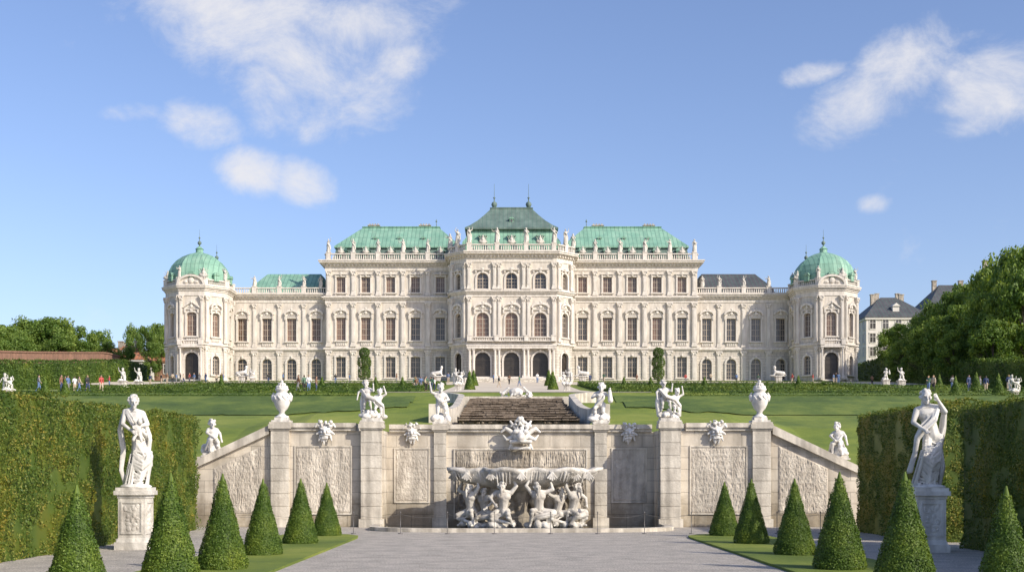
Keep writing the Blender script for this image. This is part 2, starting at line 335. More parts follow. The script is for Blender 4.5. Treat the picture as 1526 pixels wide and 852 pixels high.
def hedge(name,x0,x1,y0,y1,h,leaf,dens,label,faces='all',wob=.08,base_fn=None,z0=None,mat=None,group=None,amp=.07):
    bz=base_fn or tz; V=[]
    def face(P0,U,Wv,nrm):
        lu=np.linalg.norm(U); lw=np.linalg.norm(Wv); n=int(lu*lw*dens)
        a=rng.uniform(0,1,(n,1)); b_=rng.uniform(0,1,(n,1)); C=P0+a*U+b_*Wv
        C=C+np.array(nrm)*((fbm(C,.9,5)*amp*1.2+fbm(C,3.5,9)*amp*.6+rng.normal(0,leaf*.35,n))[:,None])
        C[:,2]+=np.array([bz(p[0],p[1]) for p in C]) if z0 is None else z0
        V.append(leaves(C,np.tile(np.array(nrm,float),(n,1)),leaf,.65))
    A=np.array
    if faces=='all' or 'W' in faces: face(A([x0,y0,0.]),A([0,y1-y0,0.]),A([0,0,h]),(-1,0,0.))
    if faces=='all' or 'E' in faces: face(A([x1,y0,0.]),A([0,y1-y0,0.]),A([0,0,h]),(1,0,0.))
    if faces=='all' or 'S' in faces: face(A([x0,y0,0.]),A([x1-x0,0,0.]),A([0,0,h]),(0,-1,0.))
    if faces=='all' or 'N' in faces: face(A([x0,y1,0.]),A([x1-x0,0,0.]),A([0,0,h]),(0,1,0.))
    face(A([x0,y0,h]),A([x1-x0,0,0.]),A([0,y1-y0,0.]),(0,0,1.))
    i=leaf*.9+.01; q=[]; ny=max(1,int((y1-y0)/4)); nxx=max(1,int((x1-x0)/4))
    X=np.linspace(x0+i,x1-i,nxx+1); Y=np.linspace(y0+i,y1-i,ny+1)
    zz=lambda x,y:(bz(x,y) if z0 is None else z0)
    def wallq(xa,ya,xb,yb): q.append([(xa,ya,zz(xa,ya)-.1),(xb,yb,zz(xb,yb)-.1),(xb,yb,zz(xb,yb)+h-i),(xa,ya,zz(xa,ya)+h-i)])
    for a,b_ in zip(Y[:-1],Y[1:]): wallq(x0+i,a,x0+i,b_); wallq(x1-i,a,x1-i,b_)
    for a,b_ in zip(X[:-1],X[1:]): wallq(a,y0+i,b_,y0+i); wallq(a,y1-i,b_,y1-i)
    for xa,xb in zip(X[:-1],X[1:]):
        for ya,yb in zip(Y[:-1],Y[1:]):
            q.append([(x,y,zz(x,y)+h-i) for x,y in ((xa,ya),(xb,ya),(xb,yb),(xa,yb))])
    V.append(np.array(q)); o=inst(name,quads_mesh(name,np.concatenate(V),mat or M_hedge))
    return top(o,label,'hedge',group=group)
G='tall clipped hornbeam hedges lining the path'
hedge('clipped_hedge',-13.4,-11.15,14,33.2,3.65,.062,760,'tall clipped hornbeam hedge with sunlit yellow-green face','ESN',group=G,amp=.2)
hedge('clipped_hedge',-13.4,-11.15,35.6,41.6,3.8,.062,760,'tall clipped hornbeam hedge beside stone stair wall','ESN',group=G,amp=.2)
hedge('clipped_hedge',11.15,13.4,14,31.0,3.6,.062,760,'tall clipped hornbeam hedge with shaded darker face','WSN',group=G,amp=.2)
hedge('clipped_hedge',11.15,13.4,33.6,40.2,3.85,.062,760,'tall clipped hornbeam hedge with shaded darker face','WSN',group=G,amp=.2)
G2='long boundary hedges of the upper garden'
hedge('boundary_hedge',-77,-75,150,250,4.0,.32,24,'long tall boundary hedge below brick wall','ES',mat=M_box,group=G2,amp=.2)
hedge('boundary_hedge',71,73,150,250,4.2,.32,24,'long tall boundary hedge below shady trees','WS',mat=M_box,group=G2,amp=.2)
G3='low clipped box hedges of the parterre'
for sx in (-1,1):
    for (a,b_,y,h,th) in [(11,52,200,.65,1.2),(12,52,138,.7,1.0),(62,73,139,.8,1.),(62,73,170,.8,1.),(14,70,123.6,.4,.8),(14,52,166,.6,1.0),(12,44,98.4,.3,.4)]:
        x0,x1=(a,b_) if sx>0 else (-b_,-a)
        hedge('box_hedge',x0,x1,y,y+th,h,.2 if h>.35 else .12,50 if h>.35 else 110,'low clipped box hedge edging a lawn','SEW',mat=M_box,group=G3,amp=.06)
    x0,x1=(11,12) if sx>0 else (-12,-11)
    hedge('box_hedge',x0,x1,139.2,199.8,.6,.2,30,'low clipped box hedge along central walk','EW',mat=M_box,group=G3,amp=.06)
    x0,x1=(51,52) if sx>0 else (-52,-51)
    hedge('box_hedge',x0,x1,139.2,199.8,.6,.2,30,'low clipped box hedge along garden walk','EW',mat=M_box,group=G3,amp=.06)
fc=cone_mesh(1.8,.5,1200,.13,'small_yew_cone')
def wx(px,D): return -.42+(px-759)*D/1800
for px,D,s in [(97,108,1.0),(67,108,1.1),(1424,112,1.2),(1455,125,1.2),(1488,110,1.3),(700,165,1.5),(824,165,1.5),(706,195,1.5),(818,195,1.5),(1400,150,1.2),(130,140,1.2),(560,140,1.),(600,140,1.),(930,140,1.),(970,140,1.),(480,140,1.),(1050,140,1.),(330,140,1.1),(1190,140,1.1)]:
    x=wx(px,D); top(inst('small_yew_cone',fc,loc=(x,D,tz(x,D)),sc=s),'small clipped yew cone on upper lawn','topiary',group='small clipped cones of the upper garden')
def pillar_parts():
    V=[]; 
    for zc,r,hz in [(1.5,1.0,1.1),(3.2,1.1,1.0),(4.7,.85,.8)]:
        n=1500; d=rng.normal(0,1,(n,3)); d/=np.linalg.norm(d,axis=1,keepdims=True); C=d*np.array([r,r,hz])+np.array([0,0,zc]); V.append(leaves(C+rng.normal(0,.07,(n,3)),d,.2,.6))
    return quads_mesh('crown',np.concatenate(V),M_box)
pm=pillar_parts()
for px in (543,981):
    D=214; x=wx(px,D); e=empty('pillar_yew',(x,D,tz(x,D)-.1)); top(e,'tall dark yew clipped in stacked tiers before the palace','topiary',group='tiered pillar yews')
    m=MB(); m.lathe([(.18,0),(.12,4.5)],8); m.obj('trunk',[M_bark],e); c=inst('crown',pm,e,loc=(0,0,.25),sc=(1.05,1.05,1.12))
def tree_meshes(seed,H=12,W=4.6,n=12000,leaf=.4):
    r=np.random.default_rng(seed); m=MB()
    m.lathe([(.42,0),(.33,1.2),(.28,H*.35),(.16,H*.6),(.05,H*.85)],8)
    cl=[]
    for i in range(60):
        a=r.uniform(0,2*np.pi); zt=r.uniform(.12,.97); rad=W*math.sqrt(max(0.03,1-((zt-.47)/.54)**2))*r.uniform(.35,.98)
        c=np.array([rad*math.cos(a),rad*math.sin(a),zt*H]); cl.append((c,r.uniform(.7,1.7)))
    for c,_ in cl[:14]:
        p0=Vector((0,0,max(1.2,c[2]*.5))); p1=Vector(c); d=(p1-p0); L_=d.length
        m.M=Matrix.Translation(p0)@d.to_track_quat('Z','Y').to_matrix().to_4x4(); m.lathe([(.13,0),(.03,L_)],5); m.M=None
    per=n//len(cl); Vv=[]
    for c,s in cl:
        d=r.normal(0,1,(per,3)); d/=np.linalg.norm(d,axis=1,keepdims=True); rr=s*r.uniform(.6,1.15,(per,1)); C=c+d*rr*np.array([1.1,1.1,.8]); Vv.append(leaves(C,d,leaf,.45,.75))
    return m.mesh('trunk',[M_bark]),quads_mesh('crown',np.concatenate(Vv),M_tree)
TM=[tree_meshes(s) for s in (1,2,3,4)]
def tree(px,D,py,w=1.,k=0):
    x=wx(px,D); zt=1.8+(711-py)*D/1800; h=zt-tz(x,D)
    e=empty('tree',(x,D,tz(x,D)),random.uniform(0,6)); top(e,'broad leafy deciduous tree behind the garden hedge','tree',group='trees bordering the garden')
    s=h/12.3; ws=w/4.9
    for nme,me in zip(('trunk','crown'),TM[k%4]): inst(nme,me,e,sc=(ws,ws,s))
for i,(px,D,py,w) in enumerate([(1325,248,488,3.0),(1348,238,480,3.6),(1368,226,470,3.6),(1392,232,450,4.0),(1416,222,436,4.2),(1442,228,418,4.4),(1466,212,400,4.4),(1490,220,386,5),(1512,205,372,4.8),(1545,212,356,6),(1540,190,366,5.6),(1374,212,488,3.6),(1404,206,470,4),(1436,202,450,4.2),(1468,196,434,4.4),(1500,192,418,4.6),(1530,186,404,5),(1345,222,505,3),(1420,196,490,3.2),(1480,186,474,3.4)]): tree(px,D,py,w,i)
for i,(px,D,py,w) in enumerate([(-15,212,480,5),(14,220,484,4.6),(45,228,475,5),(78,228,474,5),(108,240,484,4.6),(134,252,496,3.6),(30,212,500,3.6),(90,222,498,3.6),(218,262,484,2.8),(234,272,480,3.0),(200,290,486,3.2),(250,280,484,4.),(150,300,490,4),(-20,200,495,4),(60,240,478,5),(190,246,516,2.4),(160,246,508,2.6)]): tree(px,D,py,w,i+1)

# ------------------------------------------------------------------ sculpting
def caps(bm,p0,r0,p1,r1,n=10):
    p0=Vector(p0);p1=Vector(p1); d=p1-p0; L_=d.length
    if L_<1e-4: d=Vector((0,0,1)); L_=1e-4
    q=d.to_track_quat('Z','Y'); prof=[]
    for i in range(1,4): t=-math.pi/2+i*math.pi/8; prof.append((r0*math.cos(t),r0*math.sin(t)))
    prof.append((r0,0)); prof.append((r1,L_))
    for i in range(1,4): t=i*math.pi/8; prof.append((r1*math.cos(t),L_+r1*math.sin(t)))
    rings=[[bm.verts.new(p0+q@Vector((r*math.cos(2*math.pi*k/n),r*math.sin(2*math.pi*k/n),z))) for k in range(n)] for r,z in prof]
    for A_,B_ in zip(rings[:-1],rings[1:]):
        for k in range(n): bm.faces.new((A_[k],A_[(k+1)%n],B_[(k+1)%n],B_[k]))
    bm.faces.new(rings[0][::-1]); bm.faces.new(rings[-1])
def sculpt(name,parts,voxel,mat,it=2):
    bm=bmesh.new()
    for p in parts:
        if p[0]=='c': caps(bm,*p[1:])
        else:
            _,c,r,rot=p; Mx=Matrix.Translation(c)@Matrix.Rotation(R(rot[2]),4,'Z')@Matrix.Rotation(R(rot[1]),4,'Y')@Matrix.Rotation(R(rot[0]),4,'X')@Matrix.Diagonal((*r,1))
            bmesh.ops.create_icosphere(bm,subdivisions=2,radius=1,matrix=Mx)
    me=bpy.data.meshes.new('tmp'); bm.to_mesh(me); bm.free()
    o=bpy.data.objects.new('tmp',me); link(o)
    md=o.modifiers.new('r','REMESH'); md.mode='VOXEL'; md.voxel_size=voxel; md.adaptivity=0
    sm=o.modifiers.new('s','SMOOTH'); sm.iterations=it; sm.factor=.5
    dg=bpy.context.evaluated_depsgraph_get(); dg.update(); ev=o.evaluated_get(dg); out=bpy.data.meshes.new_from_object(ev)
    bpy.data.objects.remove(o); out.name=name; out.materials.clear(); out.materials.append(mat)
    out.polygons.foreach_set('use_smooth',[True]*len(out.polygons)); return out
C=lambda p0,r0,p1,r1:('c',p0,r0,p1,r1)
E=lambda c,r,rot=(0,0,0):('e',c,r if not isinstance(r,(int,float)) else (r,r,r),rot)
BASE=dict(pel=(0,0,.95),wai=(0,0,1.1),che=(0,0,1.3),nec=(0,0,1.48),hea=(0,-.01,1.63),
 shL=(.18,0,1.42),elL=(.25,.02,1.13),haL=(.27,-.05,.9),shR=(-.18,0,1.42),elR=(-.25,.02,1.13),haR=(-.27,-.05,.9),
 hiL=(.09,0,.92),knL=(.1,-.02,.5),anL=(.1,.02,.08),toL=(.12,-.15,.035),hiR=(-.09,0,.92),knR=(-.1,-.02,.5),anR=(-.1,.02,.08),toR=(-.12,-.15,.035))
def lerp(a,b_,t): return tuple(a[i]+(b_[i]-a[i])*t for i in range(3))
def vadd(a,b_): return tuple(a[i]+b_[i] for i in range(3))
def body(J,k=1.,hr=1.,infl=0.,which='all',hair=True,fingers=True):
    P=[]; i_=infl
    def r(x): return x*k+i_
    if which in('all','shirt'):
        P+=[C(J['pel'],r(.125),J['wai'],r(.115)),C(J['wai'],r(.115),J['che'],r(.135))]
        P+=[C(lerp(J['che'],J['shL'],.35),r(.12),lerp(J['che'],J['shR'],.35),r(.12)),C(J['shL'],r(.062),J['nec'],r(.06)),C(J['shR'],r(.062),J['nec'],r(.06))]
        for s in 'LR':
            P+=[C(J['sh'+s],r(.062),J['el'+s],r(.044))]
            P+=[C(J['el'+s],r(.043),J['ha'+s] if which=='all' else lerp(J['el'+s],J['ha'+s],.8),r(.028))]
    if which in('all','trousers'):
        P+=[C(J['hiL'],r(.10),J['hiR'],r(.10))]
        for s in 'LR':
            P+=[C(J['hi'+s],r(.092),J['kn'+s],r(.06)),C(J['kn'+s],r(.058),J['an'+s],r(.036) if which=='all' else r(.05))]
            if which=='all': P+=[C(vadd(J['kn'+s],(0,.02,-.1)),r(.058),lerp(J['kn'+s],J['an'+s],.6),r(.042)),C(vadd(J['an'+s],(0,.03,-.03)),r(.035),J['to'+s],r(.03))]
    if which=='all':
        h=Vector(J['hea']); nk=Vector(J['nec']); P+=[C(J['nec'],r(.055),tuple(nk.lerp(h,.6)),r(.05))]
        P+=[E(tuple(h+Vector((0,.01,.02))*hr),(.078*hr,.095*hr,.105*hr)),E(tuple(h+Vector((0,-.025,-.045))*hr),(.055*hr,.06*hr,.06*hr))]
        P+=[C(tuple(h+Vector((0,-.085,.015))*hr),.014*hr,tuple(h+Vector((0,-.108,-.025))*hr),.019*hr),
            C(tuple(h+Vector((-.045,-.075,.03))*hr),.018*hr,tuple(h+Vector((.045,-.075,.03))*hr),.018*hr),
            C(tuple(h+Vector((-.02,-.085,-.06))*hr),.012*hr,tuple(h+Vector((.02,-.085,-.06))*hr),.012*hr),
            E(tuple(h+Vector((0,-.07,-.095))*hr),.026*hr),E(tuple(h+Vector((.08,.01,-.005))*hr),(.015*hr,.022*hr,.034*hr)),E(tuple(h+Vector((-.08,.01,-.005))*hr),(.015*hr,.022*hr,.034*hr))]
        for s,sg in (('L',1),('R',-1)):
            a=Vector(J['ha'+s]); d=(a-Vector(J['el'+s])).normalized(); sd=d.cross(Vector((0,-1,.3))).normalized()
            P.append(C(tuple(a),.026*k,tuple(a+d*.08*k),.034*k))
            if fingers:
                for q in range(4):
                    b0=a+d*.09*k+sd*(q-1.5)*.02*k; L_=(.06,.075,.07,.055)[q]*k; mid=b0+d*L_*.55; tip=mid+(d*.6+Vector((0,-.7,0)))*L_*.5
                    P+=[C(tuple(b0),.011*k,tuple(mid),.01*k),C(tuple(mid),.01*k,tuple(tip),.009*k)]
                t0=a+d*.03*k-sd*.03*k; P.append(C(tuple(t0),.013*k,tuple(t0+d*.045*k-sd*.03*k),.010*k))
    return P
def curls(c,r,n,s,rnd,ymin=-.02):
    out=[]
    for _ in range(n):
        while True:
            d=Vector((rnd.gauss(0,1),rnd.gauss(0,1),rnd.gauss(.4,1))).normalized()
            if d.y>ymin-.2 and d.z>-.6 or d.z>.55: break
        out.append(E(tuple(Vector(c)+d*r),s*rnd.uniform(.7,1.3)))
    return out
def robe(top_,rt_,bot,rb,n,rnd,fold=.035,tw=.4,core=.82):
    P=[C(top_,rt_*core,lerp(top_,bot,.5),(rt_+rb)/2*core),C(lerp(top_,bot,.5),(rt_+rb)/2*core,bot,rb*core)]
    for k in range(n):
        a=2*math.pi*k/n+rnd.uniform(-.12,.12); a2=a+tw*rnd.uniform(.2,1.1)
        p0=(top_[0]+rt_*math.cos(a),top_[1]+rt_*.8*math.sin(a),top_[2]+rnd.uniform(-.05,.05))
        p1=(bot[0]+rb*math.cos(a2)*rnd.uniform(.9,1.1),bot[1]+rb*.85*math.sin(a2),bot[2]+rnd.uniform(0,.05))
        am=(a+a2)/2; rm=(rt_+rb)/2*rnd.uniform(.92,1.1); c=lerp(top_,bot,.5); pm_=(c[0]+rm*math.cos(am),c[1]+rm*.85*math.sin(am),c[2])
        f=fold*rnd.uniform(.7,1.3); P+=[C(p0,f*.7,pm_,f),C(pm_,f,p1,f*1.1)]
    return P
def legpt(J,s,t):
    a,b_,c_=J['hi'+s],J['kn'+s],J['an'+s]
    return lerp(a,b_,t*2) if t<.5 else lerp(b_,c_,(t-.5)*2)
def legdrape(J,n,rnd,f=.018):
    P=[]
    for q in range(11):
        t=q/10; a,b_=legpt(J,'L',t),legpt(J,'R',t); r_=.095-.03*t; P.append(C(vadd(a,(0,.03,0)),r_,vadd(b_,(0,.03,0)),r_))
    for _ in range(n):
        t=rnd.uniform(0,.85); dt=rnd.uniform(-.12,.3); s1,s2=('L','R') if rnd.random()<.5 else ('R','L')
        a=vadd(legpt(J,s1,t),(.06 if s1=='L' else -.06,-.07,0)); b_=vadd(legpt(J,s2,min(1,max(0,t+dt))),(.06 if s2=='L' else -.06,-.07,0))
        m_=vadd(lerp(a,b_,.5),(0,-.05,-.05-.1*rnd.random())); ff=f*rnd.uniform(.7,1.4); P+=[C(a,ff*.8,m_,ff),C(m_,ff,b_,ff*.7)]
    for _ in range(n//2):
        s=rnd.choice('LR'); t=rnd.uniform(.3,.6); a=legpt(J,s,t); ang=rnd.uniform(0,6.28); o=(.1*math.cos(ang),.09*math.sin(ang),0)
        b_=(legpt(J,s,1)[0]+.15*math.cos(ang),legpt(J,s,1)[1]+.13*math.sin(ang),.05); P.append(C(vadd(a,o),f,b_,f*1.3))
    return P
def swath(pts,r,n,rnd,spread=.05):
    P=[]
    for k in range(n):
        o=Vector((rnd.uniform(-1,1),rnd.uniform(-1,1),rnd.uniform(-1,1)))*spread
        q=[tuple(Vector(p)+o*(.6+.4*math.sin(i))) for i,p in enumerate(pts)]
        for a,b_ in zip(q[:-1],q[1:]): P.append(C(a,r,b_,r*.95))
    return P
rd=random.Random(11)
def rocks(n,r,h):
    return [E((rd.uniform(-r,r),rd.uniform(-r*.7,r*.7),rd.uniform(0,h)),(rd.uniform(.08,.18),rd.uniform(.08,.16),rd.uniform(.06,.14)),(rd.uniform(0,90),0,rd.uniform(0,90))) for _ in range(n)]
def JJ(**k): d=dict(BASE); d.update(k); return d
JA=JJ(pel=(.1,0,.95),wai=(.07,-.02,1.1),che=(-.03,-.04,1.29),nec=(-.07,-.06,1.46),hea=(-.06,-.1,1.6),shL=(.12,-.1,1.4),elL=(.2,-.22,1.2),haL=(.02,-.29,1.16),shR=(-.21,.02,1.43),elR=(-.28,-.08,1.2),haR=(-.14,-.26,1.08),hiL=(.18,0,.9),hiR=(.01,0,.92),knL=(.22,-.2,.57),anL=(.1,-.0,.12),toL=(.12,-.18,.05),knR=(-.02,-.04,.5),anR=(-.08,.03,.08))
PA=body(JA,1.02,1.08)+legdrape(JA,56,rd)+swath([(-.18,-.04,1.44),(-.08,-.17,1.25),(.12,-.18,1.05),(.24,-.04,.88),(.27,.06,.6)],.017,16,rd,.055)+swath([(.18,-.2,1.18),(.26,-.18,.95),(.24,-.1,.7),(.31,-.02,.45)],.019,11,rd,.045)+swath([(-.24,.06,1.38),(-.3,.1,1.1),(-.23,.12,.7),(-.28,.1,.35),(-.2,.1,.06)],.025,11,rd,.05)+curls((-.06,-.07,1.65),.1,34,.027,rd)+[C((-.05,.03,1.58),.06,(.0,.06,1.34),.03),E((0,0,.03),(.34,.3,.06))]
PA+=[E((-.02,-.27,1.1),(.095,.08,.1)),E((.03,-.33,1.24),(.056,.056,.064)),C((-.02,-.27,1.06),.045,(-.1,-.33,.9),.033),C((.03,-.27,1.04),.045,(.06,-.35,.88),.028),C((0,-.3,1.16),.026,(-.1,-.3,1.28),.022)]
JB=JJ(pel=(.1,0,.95),wai=(.07,.02,1.1),che=(.0,.03,1.3),nec=(-.0,.0,1.47),hea=(-.03,-.05,1.62),shL=(.18,0,1.44),elL=(.31,-.04,1.37),haL=(.17,-.12,1.56),shR=(-.18,.0,1.4),elR=(-.27,-.1,1.18),haR=(-.14,-.26,1.06),hiL=(.19,0,.9),hiR=(.02,0,.93),knL=(.15,-.04,.5),anL=(.1,.03,.08),knR=(-.06,-.2,.57),anR=(-.13,-.02,.14),toR=(-.18,-.19,.07))
PB=body(JB,1.02,1.08)+legdrape(JB,58,rd)+swath([(.18,-.02,1.46),(.08,-.14,1.25),(-.1,-.15,1.08),(-.2,-.1,.9),(-.24,-.1,.6),(-.3,-.06,.3)],.018,16,rd,.055)+swath([(.3,.0,1.34),(.3,.1,1.1),(.24,.12,.75),(.3,.1,.4),(.24,.06,.1)],.026,12,rd,.055)+swath([(-.14,-.24,1.06),(-.22,-.16,.9),(-.25,-.1,.6),(-.34,-.02,.3)],.02,9,rd,.04)+curls((-.03,-.01,1.67),.1,34,.027,rd)+[C((-.03,.05,1.6),.06,(-.08,.1,1.32),.03),E((0,0,.03),(.34,.3,.06))]
figA=sculpt('figure',PA,.012,M_marble,1); figB=sculpt('figure',PB,.012,M_marble,1)
def pedestal(h,w,name='pedestal',mat=None):
    m=MB(); a=w/2
    m.box(-a*1.22,a*1.22,-a*1.22,a*1.22,-.05,h*.12); m.box(-a*1.12,a*1.12,-a*1.12,a*1.12,h*.12,h*.19,t=.04)
    m.box(-a,a,-a,a,h*.19,h*.83); m.box(-a*1.06,a*1.06,-a*1.06,a*1.06,h*.83,h*.88); m.box(-a*1.25,a*1.25,-a*1.25,a*1.25,h*.88,h*.95); m.box(-a*1.15,a*1.15,-a*1.15,a*1.15,h*.95,h)
    for k in range(4):
        m.M=Matrix.Rotation(k*math.pi/2,4,'Z'); z0,z1=h*.25,h*.78
        m.box(-a*.8,a*.8,-a-.025,-a+.01,z0,z0+.05);m.box(-a*.8,a*.8,-a-.025,-a+.01,z1-.05,z1);m.box(-a*.8,-a*.68,-a-.024,-a+.01,z0+.05,z1-.05);m.box(a*.68,a*.8,-a-.024,-a+.01,z0+.05,z1-.05)
        rr=random.Random(3)
        for _ in range(26): m.ball((rr.uniform(-a*.55,a*.55),-a,rr.uniform(z0+.1,z1-.1)),(rr.uniform(.03,.07),.02,rr.uniform(.03,.08)))
    m.M=None; return m.mesh(name,[mat or M_marble_old])
pedL=pedestal(1.55,.68); pedR=pedestal(1.55,.68,mat=M_marble)
for x,y,f,s,lab,ry,pd,kx in [(-9.85,30.5,figA,1.34,'white marble twisting draped woman cradling a child on carved pedestal',.45,pedL,.9),(9.75,29.4,figB,1.36,'white marble draped woman raising one arm on carved pedestal',-.1,pedR,.98)]:
    e=empty('statue',(x,y,0)); top(e,lab,'statue',group='marble statues beside the hedges'); inst('pedestal',pd,e); inst('figure',f,e,loc=(0,0,1.53),rotz=ry,sc=(s*kx,s*kx,s))
PJ=dict(pel=(0,0,.42),wai=(0,0,.5),che=(0,0,.62),nec=(0,0,.73),hea=(0,-.01,.86),shL=(.12,0,.69),elL=(.2,-.02,.56),haL=(.22,-.1,.46),shR=(-.12,0,.69),elR=(-.2,-.02,.56),haR=(-.22,-.1,.46),
 hiL=(.07,0,.4),knL=(.09,-.06,.22),anL=(.1,0,.06),toL=(.13,-.1,.03),hiR=(-.07,0,.4),knR=(-.09,-.06,.22),anR=(-.1,0,.06),toR=(-.13,-.1,.03))
def PP(off=(0,0,0),s=1.,**k):
    d=dict(PJ); d.update(k); return {a:tuple(v[i]*s+off[i] for i in range(3)) for a,v in d.items()}
def putto(J,s=1.):
    return body(J,.78*s,1.02*s,fingers=False)+[E(vadd(J['wai'],(0,-.03*s,0)),(.1*s,.095*s,.1*s))]+curls(vadd(J['hea'],(0,.01,.04*s)),.095*s,16,.028*s,rd)
pA=PP(elR=(-.26,-.05,.74),haR=(-.3,-.08,.95),elL=(.2,-.08,.55),haL=(.05,-.16,.5),knL=(.12,-.12,.28))
put1=sculpt('figure',putto(pA)+rocks(8,.18,.1)+swath([(-.16,-.02,.66),(0,-.12,.5),(.14,-.08,.36),(.2,.0,.1)],.016,9,rd,.035)+swath([(.1,.1,.6),(.17,.1,.3),(.14,.08,.05)],.028,8,rd,.045),.012,M_marble,1)
pB=PP(elR=(-.2,-.1,.58),haR=(-.06,-.2,.62),elL=(.23,.0,.62),haL=(.26,-.1,.76),hea=(.04,-.03,.85),knR=(-.12,-.16,.3),anR=(-.1,-.08,.12))
put2=sculpt('figure',putto(pB)+rocks(9,.2,.1)+swath([(.14,.02,.7),(.1,-.12,.55),(-.1,-.12,.36),(-.2,-.04,.2)],.016,9,rd,.035)+[C((.26,-.1,.76),.04,(.28,-.12,.5),.07),C((-.02,.1,.6),.06,(-.05,.1,.05),.1)],.012,M_marble,1)
# seated, fuller cherub for the ends of the sloping parapets
pS=PP(elR=(-.2,-.12,.6),haR=(-.08,-.22,.5),elL=(.21,-.02,.58),haL=(.25,-.02,.42),hea=(-.03,-.05,.86),knR=(-.12,-.24,.36),anR=(-.12,-.2,.1),toR=(-.14,-.3,.05),knL=(.1,-.22,.32),anL=(.14,-.14,.08),toL=(.17,-.24,.04))
put3=sculpt('figure',body(pS,1.0,1.12,fingers=False)+[E(vadd(pS['wai'],(0,-.04,0)),(.13,.12,.13))]+curls(vadd(pS['hea'],(0,.01,.04)),.1,18,.032,rd)+[C((0,.08,.05),.22,(0,.08,.3),.17)]+rocks(16,.24,.26)+swath([(.16,.04,.66),(.05,-.16,.46),(-.16,-.2,.36),(-.24,-.06,.1)],.022,10,rd,.05),.013,M_marble,1)
def group(seed):
    r1=random.Random(seed); a=PP((-.16,0,.22),1.,elR=(-.28,-.02,.6),haR=(-.3,-.12,.42),elL=(.2,-.1,.64),haL=(.2,-.15,.8),hea=(-.05,-.03,.86),knL=(.1,-.18,.3),anL=(.14,-.16,.08))
    b_=PP((.2,-.06,.05),.92,elL=(.26,-.05,.78),haL=(.2,-.1,.98),elR=(-.2,-.12,.55),haR=(-.1,-.2,.42),hea=(.05,-.03,.85),knR=(-.1,-.16,.28))
    return sculpt('figure',putto(a)+putto(b_,.92)+rocks(16,.32,.2)+swath([(-.34,-.05,.9),(-.2,-.16,.7),(.1,-.2,.6),(.34,-.1,.4),(.36,-.05,.1)],.02,9,r1,.05)+swath([(-.28,.1,.9),(-.34,.1,.5),(-.3,.05,.1)],.032,8,r1,.06),.014,M_marble,1)
grp1=group(1); grp2=group(5)
def sphinx():
    P=[C((-.45,.05,.32),.2,(.3,0,.42),.2),E((-.5,.05,.3),(.24,.2,.22)),C((.3,0,.45),.16,(.42,0,.72),.1),E((.45,-.02,.92),(.11,.11,.14)),C((.35,.1,.35),.08,(.55,.14,.06),.06),C((.55,.14,.06),.06,(.85,.14,.06),.06),C((.35,-.12,.35),.08,(.55,-.14,.06),.06),C((.55,-.14,.06),.06,(.85,-.14,.06),.06),C((-.5,-.14,.25),.14,(-.2,-.2,.08),.08),C((-.65,.05,.2),.04,(-.85,.1,.1),.03),E((.4,.06,.9),(.15,.13,.18)),E((0,0,.02),(.85,.26,.06))]
    return sculpt('figure',P+curls((.44,.03,.98),.12,14,.04,rd),.03,M_marble,1)
sph=sphinx()
def roof_fig(seed,pose):
    r1=random.Random(seed); J=JJ(**pose)
    return sculpt('roof_figure',body(J,1.2,1.12,fingers=False)+robe((0,0,1.08),.17,(0,0,.05),.26,10,r1,.045)+swath([(-.2,0,1.46),(0,-.16,1.2),(.24,-.05,.9),(.3,.02,.4)],.05,4,r1,.07)+curls((0,0,1.68),.1,10,.045,r1),.04,M_roofst,1)
RF=[roof_fig(1,dict(elL=(.38,-.02,1.55),haL=(.42,-.05,1.85))),roof_fig(2,dict(elR=(-.42,-.05,1.3),haR=(-.55,-.15,1.5),hea=(.05,-.03,1.62))),roof_fig(3,dict(elL=(.35,-.1,1.2),haL=(.1,-.22,1.15),elR=(-.32,0,1.15),haR=(-.4,-.1,.85))),roof_fig(4,dict(elR=(-.34,-.02,1.6),haR=(-.2,-.04,1.9),elL=(.4,0,1.2)))]
def trophy():
    P=[E((0,0,.3),(.55,.3,.3)),E((0,-.05,.75),(.3,.22,.35)),E((0,0,1.2),(.18,.16,.2)),E((0,0,1.42),(.1,.1,.12))]
    for s in (-1,1):
        P+=[C((0,.05,.3),.05,(s*.7,.05,1.2),.04),C((0,.08,.3),.05,(s*.45,.05,1.5),.04),E((s*.4,-.15,.45),(.2,.08,.28),(0,s*25,0)),C((s*.3,0,.2),.09,(s*.75,0,.35),.07)]
    return sculpt('trophy',P,.045,M_roofst,1)
TRO=trophy()
mu=MB(); mu.lathe([(.24,0),(.24,.06),(.14,.1),(.09,.18),(.11,.24),(.2,.34),(.27,.5),(.3,.66),(.28,.8),(.24,.88),(.18,.94),(.22,1.0),(.25,1.04),(.22,1.08),(.15,1.14),(.08,1.2),(.04,1.22)],24,flute=.06,nf=12)
urn_me=mu.mesh('urn_body',[M_marble],True)
P=[E((0,0,1.2),(.1,.1,.1)),E((0,0,1.31),(.06,.06,.09))]
for k in range(10):
    a=2*math.pi*k/10; P+=[E((.16*math.cos(a),.16*math.sin(a),1.12),(.07,.07,.07)),C((.29*math.cos(a),.29*math.sin(a),.78),.04,(.29*math.cos(a+.3),.29*math.sin(a+.3),.68),.05),E((.1*math.cos(a),.1*math.sin(a),1.23),.05)]
for s in (-1,1): P+=[E((s*.31,0,.72),(.08,.1,.14)),C((s*.3,0,.9),.035,(s*.37,0,.78),.035)]
urn_orn=sculpt('garland',P,.014,M_marble,1)
